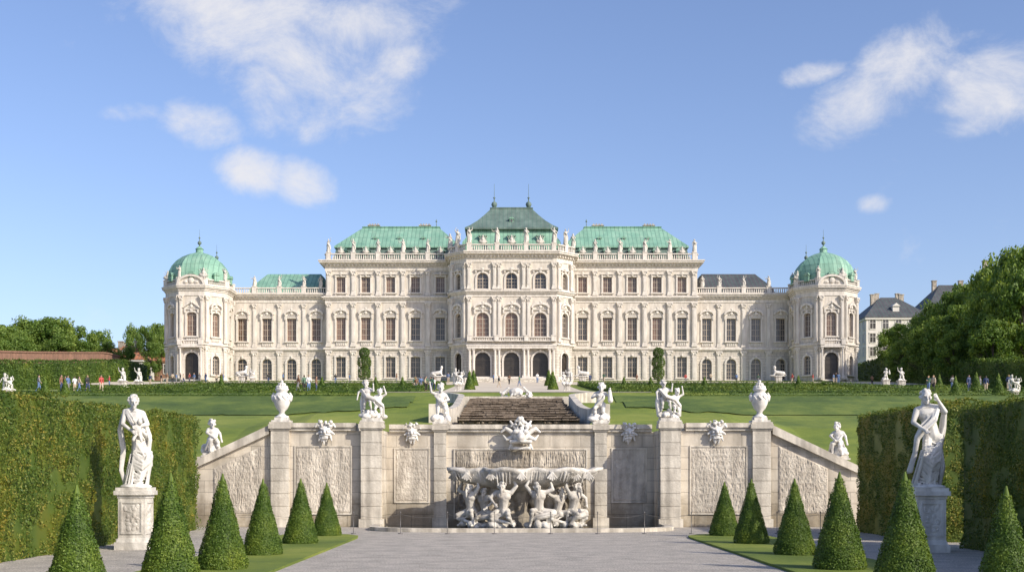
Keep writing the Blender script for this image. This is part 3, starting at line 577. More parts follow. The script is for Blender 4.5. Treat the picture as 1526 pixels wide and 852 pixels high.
def mask(seed):
    r1=random.Random(seed)
    P=[E((0,0,0),(.24,.2,.3)),E((0,-.1,-.2),(.16,.14,.13)),C((-.16,-.17,.1),.05,(-.03,-.24,.04),.055),C((.16,-.17,.1),.05,(.03,-.24,.04),.055),C((0,-.2,.08),.045,(0,-.3,-.06),.07),E((-.13,-.16,-.05),(.08,.08,.07)),E((.13,-.16,-.05),(.08,.08,.07)),
       C((-.02,-.25,-.14),.04,(-.22,-.14,-.18),.03),C((.02,-.25,-.14),.04,(.22,-.14,-.18),.03),C((-.1,-.18,-.3),.04,(.1,-.18,-.3),.04)]
    for s in (-1,1):
        P+=[C((s*.2,-.05,.14),.07,(s*.34,-.07,.3),.06),C((s*.34,-.07,.3),.05,(s*.42,-.1,.18),.04),C((s*.24,-.02,-.05),.08,(s*.36,-.06,-.12),.05),C((s*.2,-.03,-.18),.07,(s*.27,-.08,-.4),.035)]
    for k in range(20): P.append(E((r1.uniform(-.28,.28),r1.uniform(-.18,0),r1.uniform(.2,.44)),(r1.uniform(.03,.09),.07,r1.uniform(.04,.09)),(0,r1.uniform(0,180),0)))
    for k in range(11): x=r1.uniform(-.2,.2); P.append(C((x,-.12,-.28),.035,(x*.6+r1.uniform(-.05,.05),-.07,-.44-r1.random()*.16),.015))
    return sculpt('mask',P,.013,M_marble,1)
MASK=[mask(1),mask(2)]
def bigmask():
    r1=random.Random(4)
    P=[E((0,0,0),(.34,.28,.28)),C((0,-.15,.02),.16,(0,-.42,-.12),.13),E((-.17,-.24,.1),(.11,.1,.09)),E((.17,-.24,.1),(.11,.1,.09)),C((-.34,-.2,-.24),.07,(.34,-.2,-.24),.07),C((-.34,-.2,-.24),.06,(0,-.46,-.22),.06),C((.34,-.2,-.24),.06,(0,-.46,-.22),.06),C((-.28,-.1,-.46),.06,(.28,-.1,-.46),.06)]
    for s in (-1,1):
        P+=[C((s*.25,0,.05),.1,(s*.52,-.05,.22),.07),C((s*.52,-.05,.22),.06,(s*.68,-.05,.1),.04),C((s*.28,0,-.08),.1,(s*.5,-.08,-.16),.06),C((s*.5,-.08,-.16),.055,(s*.62,-.06,-.02),.03),C((s*.16,-.05,.2),.08,(s*.36,-.08,.46),.04),C((s*.3,-.05,-.3),.07,(s*.42,-.08,-.5),.03)]
    for k in range(30): x=r1.gauss(0,.16); P.append(E((x,r1.uniform(-.18,.05),r1.uniform(.2,.62-abs(x)*.9)),(r1.uniform(.03,.09),.08,r1.uniform(.04,.1)),(0,r1.uniform(0,180),0)))
    return sculpt('mask',P,.015,M_marble,1)
BM=bigmask()

# ------------------------------------------------------------------ garden wall
W=empty('garden_wall',(0,44,0)); top(W,'long stone retaining wall with relief panels and sloping stair parapets','wall')
m=MB()
for sx in (-1,1):
    def bx(a,b_,*r,mi=0):
        x0,x1=(a,b_) if sx>0 else (-b_,-a); m.box(x0,x1,*r,mi)
    bx(4.98,9.1,.0,1.9,-.2,3.5)
    pl=[(9.1,-.2),(12.2,-.2),(12.2,2.0),(9.1,3.42)]
    if sx<0: pl=[(-a,b_) for a,b_ in pl][::-1]
    m.prism(pl,.05,1.9)
    bx(12.2,45,.06,1.9,-.2,2.0)
m.box(-4.98,4.98,1.2,1.95,-.2,3.5)
m.obj('wall',[M_wall],W)
m=MB()
for sx in (-1,1):
    x0,x1=(6.0,9.15) if sx>0 else (-9.15,-6.0)
    m.box(x0,x1,-.10,2.0,3.5,3.62); m.box(x0,x1,-.18,2.05,3.62,3.78)
    x0,x1=(0.0,4.9) if sx>0 else (-4.9,0.0)
    m.box(x0,x1,1.08,2.0,3.5,3.61); m.box(x0,x1,1.0,2.05,3.61,3.775)
    pl=[(9.15,3.38),(12.2,1.98),(12.2,2.26),(9.15,3.7)]
    if sx<0: pl=[(-a,b_) for a,b_ in pl][::-1]
    m.prism(pl,-.14,2.0)
    x0,x1=(12.2,45) if sx>0 else (-45,-12.2); m.box(x0,x1,-.13,2.0,1.99,2.25)
m.obj('coping',[M_coping],W)
def pilmesh(w,d,h):
    m=MB(); a=w/2; m.box(-a-.07,a+.07,-d-.07,.05,-.1,.3); n=7; z=.3; hh=(h-.3-.3)/n
    for i in range(n):
        m.box(-a,a,-d,.05,z+.012,z+hh-.012); m.box(-a+.02,a-.02,-d+.02,.04,z-.018,z+.018); z+=hh
    m.box(-a+.02,a-.02,-d+.02,.04,z-.02,z+.02); m.box(-a-.03,a+.03,-d-.04,.05,h-.3,h-.24); m.box(-a-.08,a+.08,-d-.09,.3,h-.24,h-.08); m.box(-a-.05,a+.05,-d-.05,.3,h-.08,h)
    return m.mesh('pilaster',[M_coping])
HP=3.82
pmL=pilmesh(.74,.32,HP); pmS=pilmesh(.46,.12,HP-.01); pmE=pilmesh(.66,.16,HP-.005)
for x,me,y in [(-5.42,pmL,0),(5.42,pmL,0),(-3.0,pmS,1.2),(3.0,pmS,1.2),(-8.75,pmE,0),(8.75,pmE,0)]: inst('pilaster',me,W,loc=(x,y,0))
def relief(x0,x1,z0,z1,y,amp=.07,mat=M_relief,ztop=None,seed=0,sx=7,sz=2.2):
    m=MB(); nx=max(8,int((x1-x0)/.022)); nz=max(8,int((z1-z0)/.028)); vs=[];fs=[]
    for j in range(nz+1):
        for i in range(nx+1):
            x=x0+(x1-x0)*i/nx; zt=z1 if ztop is None else ztop(x); z=z0+(zt-z0)*j/nz
            a=noise.noise(Vector((x*sx+seed,z*sz,seed))); b_=noise.noise(Vector((x*sx*2.3,z*sz*2.5,seed+9)))
            h=(1-abs(a)*2.2)*.6+(1-abs(b_)*2)*.5+.25*noise.noise(Vector((x*30,z*18,3)))
            ed=min(i,nx-i,j,nz-j); h=h if ed>1 else 0
            vs.append((x,y-amp*max(h,0),z))
    for j in range(nz):
        for i in range(nx): a=j*(nx+1)+i; fs.append((a,a+1,a+nx+2,a+nx+1))
    m.add(vs,fs); o=m.obj('relief_panel',[mat],W,True)
    f=MB(); t=.05
    if ztop is None:
        f.box(x0-t,x1+t,y-.035,y+.03,z0-t,z0);f.box(x0-t,x1+t,y-.035,y+.03,z1,z1+t);f.box(x0-t,x0,y-.033,y+.03,z0,z1);f.box(x1,x1+t,y-.033,y+.03,z0,z1)
        f.obj('panel_frame',[M_coping],W)
for s in (-1,1):
    a,b_=sorted((s*6.2,s*8.2)); relief(a,b_,.5,2.9,-.01,.038,seed=s,sx=13,sz=5)
    a,b_=sorted((s*3.45,s*4.68)); relief(a,b_,.9,2.85,1.19,.03,seed=s+4,sx=13,sz=5)
    a,b_=sorted((s*9.4,s*11.2)); relief(a,b_,.5,2.6,.03,.038,seed=s+7,ztop=lambda x:3.1-(abs(x)-9.1)*.46,sx=13,sz=5)
relief(-2.45,2.45,2.15,2.82,1.17,.05,seed=3,sx=14,mat=M_niche)
relief(-2.45,2.45,.3,2.0,1.15,.12,seed=8,mat=M_niche)
for q,(x,y,s) in enumerate([(-7.1,-.1,.85),(-4.05,1.1,.78),(4.05,1.1,.78),(7.1,-.1,.85)]): inst('mask',MASK[q%2],W,loc=(x,y,3.48),sc=s)
inst('mask',BM,W,loc=(0,.9,3.38),sc=(1.05,1.1,1.08))
def wallstat(x,y,z,me,s,lab,rz=0,pw=.5,ph=.14):
    e=empty('statue',(x,y,z)); top(e,lab,'statue',group='cherub statues along the garden wall')
    m=MB(); m.box(-pw/2-.05,pw/2+.05,-pw/2-.05,pw/2+.05,0,ph*.4); m.box(-pw/2,pw/2,-pw/2,pw/2,ph*.4,ph); m.obj('plinth',[M_marble_old],e); inst('figure',me,e,loc=(0,0,ph-.01),rotz=rz,sc=s)
wallstat(-5.42,44+.15,HP,grp1,1.16,'white marble group of playful cherubs on wall pilaster',0,.7)
wallstat(5.42,44+.15,HP,grp2,1.16,'white marble cherub group with flowing drapery on wall pilaster',.3,.7)
wallstat(-3.0,45.45,HP,put1,1.4,'white marble cherub raising an arm on the wall',0.2)
wallstat(3.0,45.45,HP,put2,1.45,'white marble cherub holding a vase on the wall',-.2)
wallstat(-11.35,44.5,2.56,put3,1.25,'white marble seated cherub at foot of the sloping parapet',.5,.6)
wallstat(11.7,44.5,2.45,put3,1.25,'white marble seated cherub at foot of the sloping parapet',-.5,.6)
for s in (-1,1):
    m=MB(); m.box(-.35,.35,-.42,.42,-2.8,.0); o=m.obj('parapet_pier',[M_coping],W,loc=(s*11.5,.6,2.56))
    e=empty('stone_urn',(s*8.75,44.25,HP)); top(e,'white marble lidded urn with garlands on wall pier','urn',group='urns on the garden wall')
    m=MB(); m.box(-.33,.33,-.33,.33,0,.07); m.box(-.24,.24,-.24,.24,.07,.17); m.obj('plinth',[M_marble_old],e); inst('urn_body',urn_me,e,loc=(0,0,.16)); inst('garland',urn_orn,e,loc=(0,0,.16))
# ------------------------------------------------------------------ fountain
F=empty('fountain',(0,42.9,0)); top(F,'baroque fountain with scalloped marble basin carried by tritons','fountain')
m=MB(); nn_=96
prof=[(.10,1.3),(.45,1.42),(.7,1.55),(.88,1.7),(.97,1.84),(1.0,1.95),(1.05,2.0),(1.06,2.12),(.96,2.13),(.92,2.0),(.3,1.9)]
vs=[];fs=[]
for q,(r_,z) in enumerate(prof):
    for k in range(nn_):
        a=2*math.pi*k/nn_; sc=1+.11*math.cos(7*a)*(r_**2)+.03*math.cos(35*a)*(r_>.6)
        vs.append((2.4*r_*sc*math.cos(a),1.15*r_*sc*math.sin(a)+.1,z+(.04*math.cos(14*a) if r_>.85 else 0)))
for j in range(len(prof)-1):
    for k in range(nn_): fs.append((j*nn_+k,j*nn_+(k+1)%nn_,(j+1)*nn_+(k+1)%nn_,(j+1)*nn_+k))
fs.append(tuple((len(prof)-1)*nn_+k for k in range(nn_))); m.add(vs,fs); m.obj('basin',[M_marble_old],F,True)
P=[]
for k in range(70):
    a=math.pi+math.pi*k/69; sc=1+.11*math.cos(7*a); x=2.42*sc*math.cos(a); y=1.14*sc*math.sin(a)+.1; l=rd.uniform(.0,.3); P.append(C((x,y,2.0),rd.uniform(.035,.07),(x*.95,y*.93,1.88-l),.018))
for k in range(7):
    a=math.pi+math.pi*(k+.5)/7; x=2.45*math.cos(a); y=1.2*math.sin(a)+.1
    for q in range(5): P.append(C((x,y,1.97),.04,(x+(q-2)*.08,y-.04,1.78-.04*(2-abs(q-2))),.034))
inst('rim_drips',sculpt('rim_drips',P,.017,M_marble_old,1),F)
P=[E((rd.uniform(-1.9,1.9),rd.uniform(.1,.8),rd.uniform(0,1.3)),(rd.uniform(.2,.4),rd.uniform(.15,.3),rd.uniform(.15,.35)),(0,rd.uniform(0,90),rd.uniform(0,90))) for _ in range(70)]
P+=[C((x,.3,0),.3,(x*.8,.2,1.5),.3) for x in (-1.2,0,1.2)]
inst('rock',sculpt('rock',P,.03,M_niche,1),F)
def triton(seed,mir=1,arm=0):
    r1=random.Random(seed)
    J=dict(pel=(0,.05,.5),wai=(.03,-.02,.64),che=(.05,-.08,.86),nec=(.06,-.12,1.04),hea=(.1,-.2,1.14),shL=(.25,-.08,1.0),elL=(.42,-.1,1.2),haL=(.28,.0,1.42),shR=(-.16,-.08,1.02),elR=(-.36,-.14,1.1),haR=(-.3,-.02,1.38),
      hiL=(.12,.02,.46),knL=(.28,-.3,.5),anL=(.3,-.16,.1),toL=(.36,-.36,.05),hiR=(-.12,.02,.46),knR=(-.3,-.26,.36),anR=(-.16,-.1,.08),toR=(-.24,-.3,.05))
    if arm: J.update(elR=(-.34,-.2,.86),haR=(-.2,-.36,.7),hea=(.0,-.22,1.16),knL=(.2,-.36,.4))
    J={a:(v[0]*mir,v[1],v[2]) for a,v in J.items()}
    P=body(J,1.2,1.12)+curls(vadd(J['hea'],(0,.03,.05)),.11,20,.035,r1)
    P+=[E(vadd(J['che'],(.07,-.1,.03)),(.09,.06,.07)),E(vadd(J['che'],(-.07,-.1,.03)),(.09,.06,.07)),C(vadd(J['hea'],(0,-.1,-.08)),.045,vadd(J['hea'],(0,-.1,-.22)),.025)]
    pr=(0,.05,.45); 
    for k in range(9):
        a=k*.75*mir; q=(.12*mir*k*.3+.22*math.cos(a)-.15*mir,-.12+.12*math.sin(a),.42-.04*k); P.append(C(pr,.13-.011*k,q,.12-.011*k)); pr=q
    P+=swath([(0,.1,.6),(.2*mir,-.1,.45),(-.2*mir,-.16,.3),(-.3*mir,-.1,.05)],.025,9,r1,.07)+rocks(10,.32,.1)
    return sculpt('triton',P,.016,M_marble_old,1)
T1=triton(1,1);T2=triton(2,-1);T3=triton(3,1,1);T4=triton(4,-1,1)
for x,y,me,rz,s in [(-1.8,-.15,T1,-.7,1.16),(-.66,-.75,T3,-.1,1.2),(.64,-.75,T2,.15,1.2),(1.85,-.15,T4,.75,1.16),(-1.25,-.22,T4,-.35,1.04),(1.26,-.22,T1,.4,1.04)]:
    inst('triton',me,F,loc=(x,y,.06),rotz=rz,sc=s)
m=MB(); out=[];inn=[]; nq=24
for k in range(nq+1):
    a=math.pi+math.pi*k/nq; ca=math.copysign(abs(math.cos(a))**.5,math.cos(a)); sa=-abs(math.sin(a))**.5
    out.append((5.3*ca,3.6*sa+.3)); inn.append((5.0*ca,3.3*sa+.3))
out=[(-5.3,1.2)]+out+[(5.3,1.2)]; inn=[(-5.,1.2)]+inn+[(5.,1.2)]
n=len(out); vs=[(x,y,0-.05) for x,y in out]+[(x,y,.13) for x,y in out]+[(x,y,.13) for x,y in inn]+[(x,y,-.02) for x,y in inn]
m.add(vs,[(r_*n+i,r_*n+i+1,(r_+1)*n+i+1,(r_+1)*n+i) for i in range(n-1) for r_ in range(3)]); m.obj('pool_kerb',[M_coping],F)
m=MB(); m.add([(x,y,.05) for x,y in inn],[tuple(range(n))]); m.obj('water_surface',[M_water],F)
pm_=MB(); pm_.lathe([(.08,0),(.08,.02),(.011,.03),(.011,.66),(.02,.67),(.02,.70),(.004,.72)],10); post=pm_.mesh('fence_post',[M_iron],True)
px_=[-9.6,-8.2,-6.8,-5.4,-3.9,-2.4,-.9,.9,2.4,3.9,5.4,6.8,8.2,9.6]
for x in px_:
    top(inst('fence_post',post,loc=(x,38.6 if abs(x)<6 else 38.9,0.0)),'thin iron fence post standing on gravel by the pool','fence post',group='fence posts around the fountain pool')
for a,b_ in zip(px_[:-1],px_[1:]):
    m=MB(); ya=38.6 if abs(a)<6 else 38.9; yb=38.6 if abs(b_)<6 else 38.9; prev=None
    for k in range(9):
        t=k/8; p=Vector((a+(b_-a)*t,ya+(yb-ya)*t,.64-.12*4*t*(1-t)))
        if prev is not None:
            d=p-prev; m.M=Matrix.Translation(prev)@d.to_track_quat('Z','Y').to_matrix().to_4x4(); m.lathe([(.005,0),(.005,d.length)],5); m.M=None
        prev=p
    top(m.obj('rope',[M_iron]),'thin dark rope slung between two fence posts','rope',group='ropes of the pool fence')

# ------------------------------------------------------------------ cascade
K=empty('cascade',(0,52,0)); top(K,'stepped stone water cascade with white flanking walls','cascade')
m=MB(); ns=12
for i in range(ns):
    z=4.3+i*.212; y=i*2.0; m.box(-2.6-.02*i,2.6+.02*i,y,y+2.0-.002,z-2.4,z-.05,0)
    x=-2.62-.02*i
    while x<2.6:
        w_=rd.uniform(.25,.8); m.box(x,min(x+w_,2.62+.02*i)-.01,y-.16-rd.uniform(0,.12),y+1.9,z-.05-rd.uniform(0,.02),z+rd.uniform(-.02,.03),1); x+=w_
    for q in range(26): x=rd.uniform(-2.5,2.5); m.ball((x,y-.02,z-.14),(rd.uniform(.06,.18),.1,rd.uniform(.05,.09)),rd.choice((0,0,1)))
m.obj('steps',[M_dark,M_steps],K)
for s in (-1,1):
    m=MB(); pts=[]
    for i in range(25):
        y=-1.5+i*1.05; z=4.35+max(0,(y)/2*.212)+.3+.25*math.exp(-((y+1)/1.6)**2); xo=2.65+.02*i+.8*max(0,(1-(y+1.5)/8))**2+ (1.2*max(0,(y-18)/5)**2)
        pts.append((xo,y,z))
    vs=[];fs=[]
    for xo,y,z in pts: vs+=[(s*xo,y,z-2.4),(s*xo,y,z),(s*(xo+.34),y,z),(s*(xo+.34),y,z-2.4)]
    for i in range(24):
        for k in range(4): fs.append((i*4+k,i*4+(k+1)%4,i*4+4+(k+1)%4,i*4+4+k))
    fs+= [(0,1,2,3),(99,98,97,96)]; m.add(vs,fs); m.obj('flank_wall',[M_coping],K)
m=MB(); m.box(-3.6,3.6,24,25.2,4.6,6.9); m.obj('upper_ledge',[M_coping],K)
P=rocks(30,1.1,.3)+[E((0,0,.35),(.5,.35,.3))]
e=inst('rock_sculpture',sculpt('rock_sculpture',P+[C((-.9,0,.2),.12,(-.5,-.1,.6),.08),C((.9,0,.2),.12,(.5,-.1,.65),.08)],.035,M_marble,1),loc=(0,76.6,6.88),sc=.95); top(e,'white carved rockwork sculpture above the cascade','sculpture')
ped2=pedestal(1.0,.9)
def gstat(px,D,me,s,ph=1.0,lab='white marble statue group on pedestal beside lawn',rz=0):
    x=wx(px,D); e=empty('garden_statue',(x,D,tz(x,D))); top(e,lab,'statue',group='statues of the upper garden'); inst('pedestal',ped2,e,sc=ph); inst('figure',me,e,loc=(0,0,ph-.02),rotz=rz,sc=s)
gstat(683,150,grp1,1.7,.8);gstat(845,150,grp2,1.7,.8,rz=3.4)
for px,D in [(183,178),(207,172),(1320,190),(1343,182)]: gstat(px,D,put1 if px%2 else put2,1.9,1.1,'white marble cherub statue on pedestal beside hedge')
for px,D in [(12,104),(1512,108)]: gstat(px,D,grp1,1.25,.6)
for px,D in [(652,218),(868,218),(361,222),(1160,222)]: gstat(px,D,sph,1.7,1.2,'white stone sphinx on pedestal before the palace',rz=0 if px<760 else 3.14)
gstat(376,221,grp1,1.5,.8)

# ------------------------------------------------------------------ palace
Z0=20.4; PAL=empty('palace',(0,236,Z0)); top(PAL,'ivory baroque palace with green copper roofs and corner domes','palace')
def FM(P0,P1):
    d=Vector((P1[0]-P0[0],P1[1]-P0[1],0)); L_=d.length; x=d.normalized(); y=Vector((0,0,1)).cross(x)
    Mx=Matrix(((x.x,y.x,0,P0[0]),(x.y,y.y,0,P0[1]),(0,0,1,0),(0,0,0,1))); return Mx,L_
DEP=.55
wallmb=MB()
def facade(Mx,L_,z0,z1,cols):
    mb=wallmb; mb.M=Mx; x=0
    cols=sorted(cols,key=lambda c:c[0])
    def q(xa,xb,za,zb):
        if xb-xa>1e-4 and zb-za>1e-4: mb.add([(xa,0,za),(xb,0,za),(xb,0,zb),(xa,0,zb)],[(0,1,2,3)])
    for xc,wins in cols:
        Wd=max(w[0] for w in wins); xl,xr=xc-Wd/2,xc+Wd/2; q(x,xl,z0,z1); z=z0
        for w,zb,zt,arch in sorted(wins,key=lambda w:w[1]):
            q(xl,xr,z,zb); a,b_=xc-w/2,xc+w/2; q(xl,a,zb,zt); q(b_,xr,zb,zt)
            if arch:
                n=10; rise=arch*w; arc=[(xc-w/2*math.cos(math.pi*k/n),zt-rise+rise*math.sin(math.pi*k/n)) for k in range(n+1)]
                for (xa,za),(xb,zb2) in zip(arc[:-1],arc[1:]):
                    mb.add([(xa,0,za),(xb,0,zb2),(xb,0,zt),(xa,0,zt)],[(0,1,2,3)]); mb.add([(xa,0,za),(xa,DEP,za),(xb,DEP,zb2),(xb,0,zb2)],[(0,1,2,3)])
                zs=zt-rise
            else:
                zs=zt; mb.add([(a,0,zt),(a,DEP,zt),(b_,DEP,zt),(b_,0,zt)],[(0,1,2,3)])
            mb.add([(a,0,zb),(b_,0,zb),(b_,DEP,zb),(a,DEP,zb)],[(0,1,2,3)]); mb.add([(a,0,zb),(a,DEP,zb),(a,DEP,zs),(a,0,zs)],[(0,1,2,3)]); mb.add([(b_,0,zb),(b_,0,zs),(b_,DEP,zs),(b_,DEP,zb)],[(0,1,2,3)])
            z=zt
        q(xl,xr,z,z1); x=xr
    q(x,L_,z0,z1); mb.M=None
_wc={}
def winmeshes(w,h,arch,style,pm,door=False):
    key=(w,h,arch,style,pm.name,door)
    if key in _wc: return _wc[key]
    g_=MB(); n=10
    def outline(w_,h_,off=0):
        if not arch: return [(-w_/2,off),(w_/2,off),(w_/2,h_),(-w_/2,h_)]
        rise=arch*w; return [(-w_/2,off),(w_/2,off)]+[(w_/2*math.cos(math.pi*k/n),h_-rise+rise*math.sin(math.pi*k/n)) for k in range(n+1)]
    g_.prism(outline(w+.02,h+.01),.42,.46); gm=g_.mesh('window',[pm])
    f=MB(); t=.11 if not door else .09; hs=h-(arch*w if arch else 0)
    f.box(-w/2,-w/2+t,.34,.42,0,hs);f.box(w/2-t,w/2,.34,.42,0,hs);f.box(-.06,.06,.33,.42,t,h-t);f.box(-w/2+t,w/2-t,.345,.42,0,t)
    if arch:
        o=[(w/2*math.cos(math.pi*k/n),hs+arch*w*math.sin(math.pi*k/n)) for k in range(n+1)]; i_=[((w/2-t)*math.cos(math.pi*k/n),hs+(arch*w-t)*math.sin(math.pi*k/n)) for k in range(n+1)]
        f.prism(o+i_[::-1],.34,.42); f.box(-w/2+t,w/2-t,.347,.42,hs-.06,hs+.06)
    else: f.box(-w/2+t,w/2-t,.345,.42,h-t,h)
    nb=3 if h>3.4 else 2
    for k in range(1,nb+1):
        z=hs*k/(nb+1); f.box(-w/2+t,w/2-t,.35,.42,z-.035,z+.035)
    if not door:
        for xx in (-w/4,w/4): f.box(xx-.025,xx+.025,.352,.42,t,hs*.98)
    fm=f.mesh('frame',[M_frame if not door else M_door])
    s=MB(); j=.3 if style!='C' else .34
    s.box(-w/2-j,-w/2,-.2,.02,-.1,hs);s.box(w/2,w/2+j,-.2,.02,-.1,hs)
    if arch:
        o=[((w/2+j)*math.cos(math.pi*k/n),hs+(arch*w+j)*math.sin(math.pi*k/n)) for k in range(n+1)]; i_=[((w/2)*math.cos(math.pi*k/n),hs+(arch*w)*math.sin(math.pi*k/n)) for k in range(n+1)]
        s.prism(o+i_[::-1],-.2,.02); s.box(-.17,.17,-.34,0,h-.08,h+.5,t=-.03)
    else: s.box(-w/2-j-.08,w/2+j+.08,-.21,.02,h,h+.3)
    s.box(-w/2-j-.12,w/2+j+.12,-.4,.02,-.3,-.1)
    W2=w/2+j+.15
    if style in 'AT':
        zb=h+.42 if not arch else h+.55
        s.box(-W2,W2,-.28,.02,zb-.1,zb+.06)
        if style=='A':
            n2=10; o=[(W2*1.05*math.cos(math.pi*k/n2),zb+.3+(1.0)*math.sin(math.pi*k/n2)**.8) for k in range(n2+1)]; i_=[(x*.82,zb+.12+(z-zb-.3)*.78) for x,z in o]
            s.prism(o+i_[::-1],-.6,.02); s.prism([(-W2,zb+.06)]+[(W2,zb+.06)]+[(x*.99,z) for x,z in i_[1:-1]],-.12,.02)
        else:
            s.prism([(-W2*1.08,zb+.06),(W2*1.08,zb+.06),(0,zb+1.25)],-.18,.02); s.prism([(-W2*1.15,zb+.1),(-W2*1.15,zb+.3),(0,zb+1.55),(W2*1.15,zb+.3),(W2*1.15,zb+.1),(0,zb+1.25)],-.55,-.02)
        s.ball((0,-.25,zb+.55),(.34,.25,.42)); s.ball((-.4,-.2,zb+.35),(.25,.14,.16)); s.ball((.4,-.2,zb+.35),(.25,.14,.16)); s.ball((0,-.45,zb+1.25),(.26,.25,.3))
        for q_ in (-1,1): s.box(q_*(W2-.14)-.13,q_*(W2-.14)+.13,-.34,0,zb-.75,zb-.1,t=-.04); s.ball((q_*W2*.95,-.25,zb+.45),(.18,.2,.2))
        s.box(-w/2-.1,w/2+.1,-.1,.02,-1.0,-.32)
        for q_ in range(5): s.box(-w/2+.1+q_*(w-.2)/4-.09,-w/2+.1+q_*(w-.2)/4+.09,-.2,-.02,-.95,-.4)
    elif style=='B':
        s.box(-W2,W2,-.45,.02,h+.42 if not arch else h+.45,h+.58); s.ball((0,-.2,h+.3),(.26,.2,.3)); s.ball((0,-.3,h+.75),(.36,.2,.2))
        for q_ in (-1,1): s.ball((q_*(w/2+.2),-.2,h+.2),(.22,.15,.28)); s.ball((q_*(w/2+.16),-.16,-.45),(.16,.12,.22))
    elif style=='C':
        s.ball((0,-.34,h+.28),(.2,.16,.26)); 
        for q_ in (-1,1): s.box(q_*(w/2+j/2)-.22,q_*(w/2+j/2)+.22,-.26,0,hs-.1,hs+.12)
    sm=s.mesh('surround',[M_trim]); _wc[key]=(gm,fm,sm); return _wc[key]
def window(Mx,xc,w,zb,zt,arch,style,pm,door=False):
    gm,fm,sm=winmeshes(w,round(zt-zb,3),arch,style,M_door if door else pm,door)
    o=inst('door' if door else 'window',gm,PAL,M=Mx@Matrix.Translation((xc,0,zb))); inst('frame',fm,o,M=Matrix.Identity(4)); inst('surround',sm,o,M=Matrix.Identity(4)); return o
def pil(w,z0,z1,d=.28):
    m=MB(); a=w/2; h=z1-z0
    m.box(-a-.14,a+.14,-d-.14,.02,z0,z0+.3);m.box(-a-.07,a+.07,-d-.07,.02,z0+.3,z0+.5)
    m.box(-a,a,-d,.02,z0+.5,z1-1.0); m.box(-a*.62,a*.62,-d-.07,-d+.01,z0+.9,z1-1.3)
    m.box(-a-.05,a+.05,-d-.05,.02,z1-1.0,z1-.9); m.box(-a-.02,a+.02,-d-.02,.02,z1-.9,z1-.22,t=-.12); m.box(-a-.22,a+.22,-d-.22,.02,z1-.2,z1)
    for s in (-1,1): m.ball((s*(a+.05),-d-.12,z1-.36),(.17,.16,.18)); m.ball((s*a*.5,-d-.1,z1-.7),(.16,.12,.2))
    return m.mesh('pilaster',[M_trim])
_pc={}
def pilaster(Mx,x,w,z0,z1,d=.28):
    d*=1.35; k=(w,z0,z1,d)
    if k not in _pc: _pc[k]=pil(*k)
    inst('pilaster',_pc[k],PAL,M=Mx@Matrix.Translation((x,0,0)))
trim=MB()
def band(Mx,L_,z,prof,ext0=0,ext1=0):
    trim.M=Mx
    for out,a,b_ in prof: trim.box(-ext0*out,L_+ext1*out,-out,.02 if out<.2 else 0,z+a,z+b_)
    trim.M=None
BELT=[(.12,-.25,0),(.4,0,.28),(.25,.28,.5)]
ENT=[(.12,-.7,-.1),(.44,-.1,.2),(.7,.2,.42),(.3,.42,.62)]
COR=[(.14,-.9,0),(.4,0,.3),(.7,.3,.55),(1.15,.55,.85),(1.3,.85,1.1)]
CORP=[(.14,-.9,0),(.3,0,.3),(.5,.3,.55),(.75,.55,.85),(.85,.85,1.1)]
def dentils(Mx,L_,z,sp=.7):
    trim.M=Mx; n=int(L_/sp)
    for i in range(n): x=(i+.5)*L_/n; trim.box(x-.14,x+.14,-.65,-.38,z,z+.28)
    trim.M=None
def balu(Mx,L_,z,piers,h=1.35,y=.0,sp=.42):
    m=MB(); m.M=Mx; m.box(0,L_,y-.2,y+.25,z,z+.22); m.box(0,L_,y-.24,y+.28,z+h-.2,z+h)
    n=int(L_/sp)
    for i in range(n):
        x=(i+.5)*L_/n
        if any(abs(x-p)<.5 for p in piers): continue
        m.box(x-.07,x+.07,y-.07,y+.07,z+.2,z+.5,t=-.04); m.box(x-.11,x+.11,y-.11,y+.11,z+.5,z+h-.18,t=.06)
    for p in piers: m.box(p-.42,p+.42,y-.34,y+.34,z,z+h+.08); m.box(p-.5,p+.5,y-.4,y+.4,z+h+.08,z+h+.24)
    m.obj('balustrade',[M_trim],PAL)
cnt=[0]
def rstat(Mx,x,z,y=0,s=1.45,tro=False):
    p=PAL.matrix_basis@Mx@Vector((x,y,z)); k=cnt[0]; cnt[0]+=1
    if tro: o=inst('roof_trophy',TRO,loc=(p.x,p.y,p.z),sc=s); top(o,'pale stone trophy of arms on palace balustrade','sculpture',group='trophies along the palace roofline')
    else: o=inst('roof_statue',RF[k%4],loc=(p.x,p.y,p.z),rotz=random.uniform(-.6,.6),sc=s); top(o,'pale stone draped statue on palace balustrade','statue',group='statues along the palace roofline')
PAL.matrix_basis=Matrix.Translation((0,236,Z0))
b_br=M_pane_b; b_dk=M_pane_d
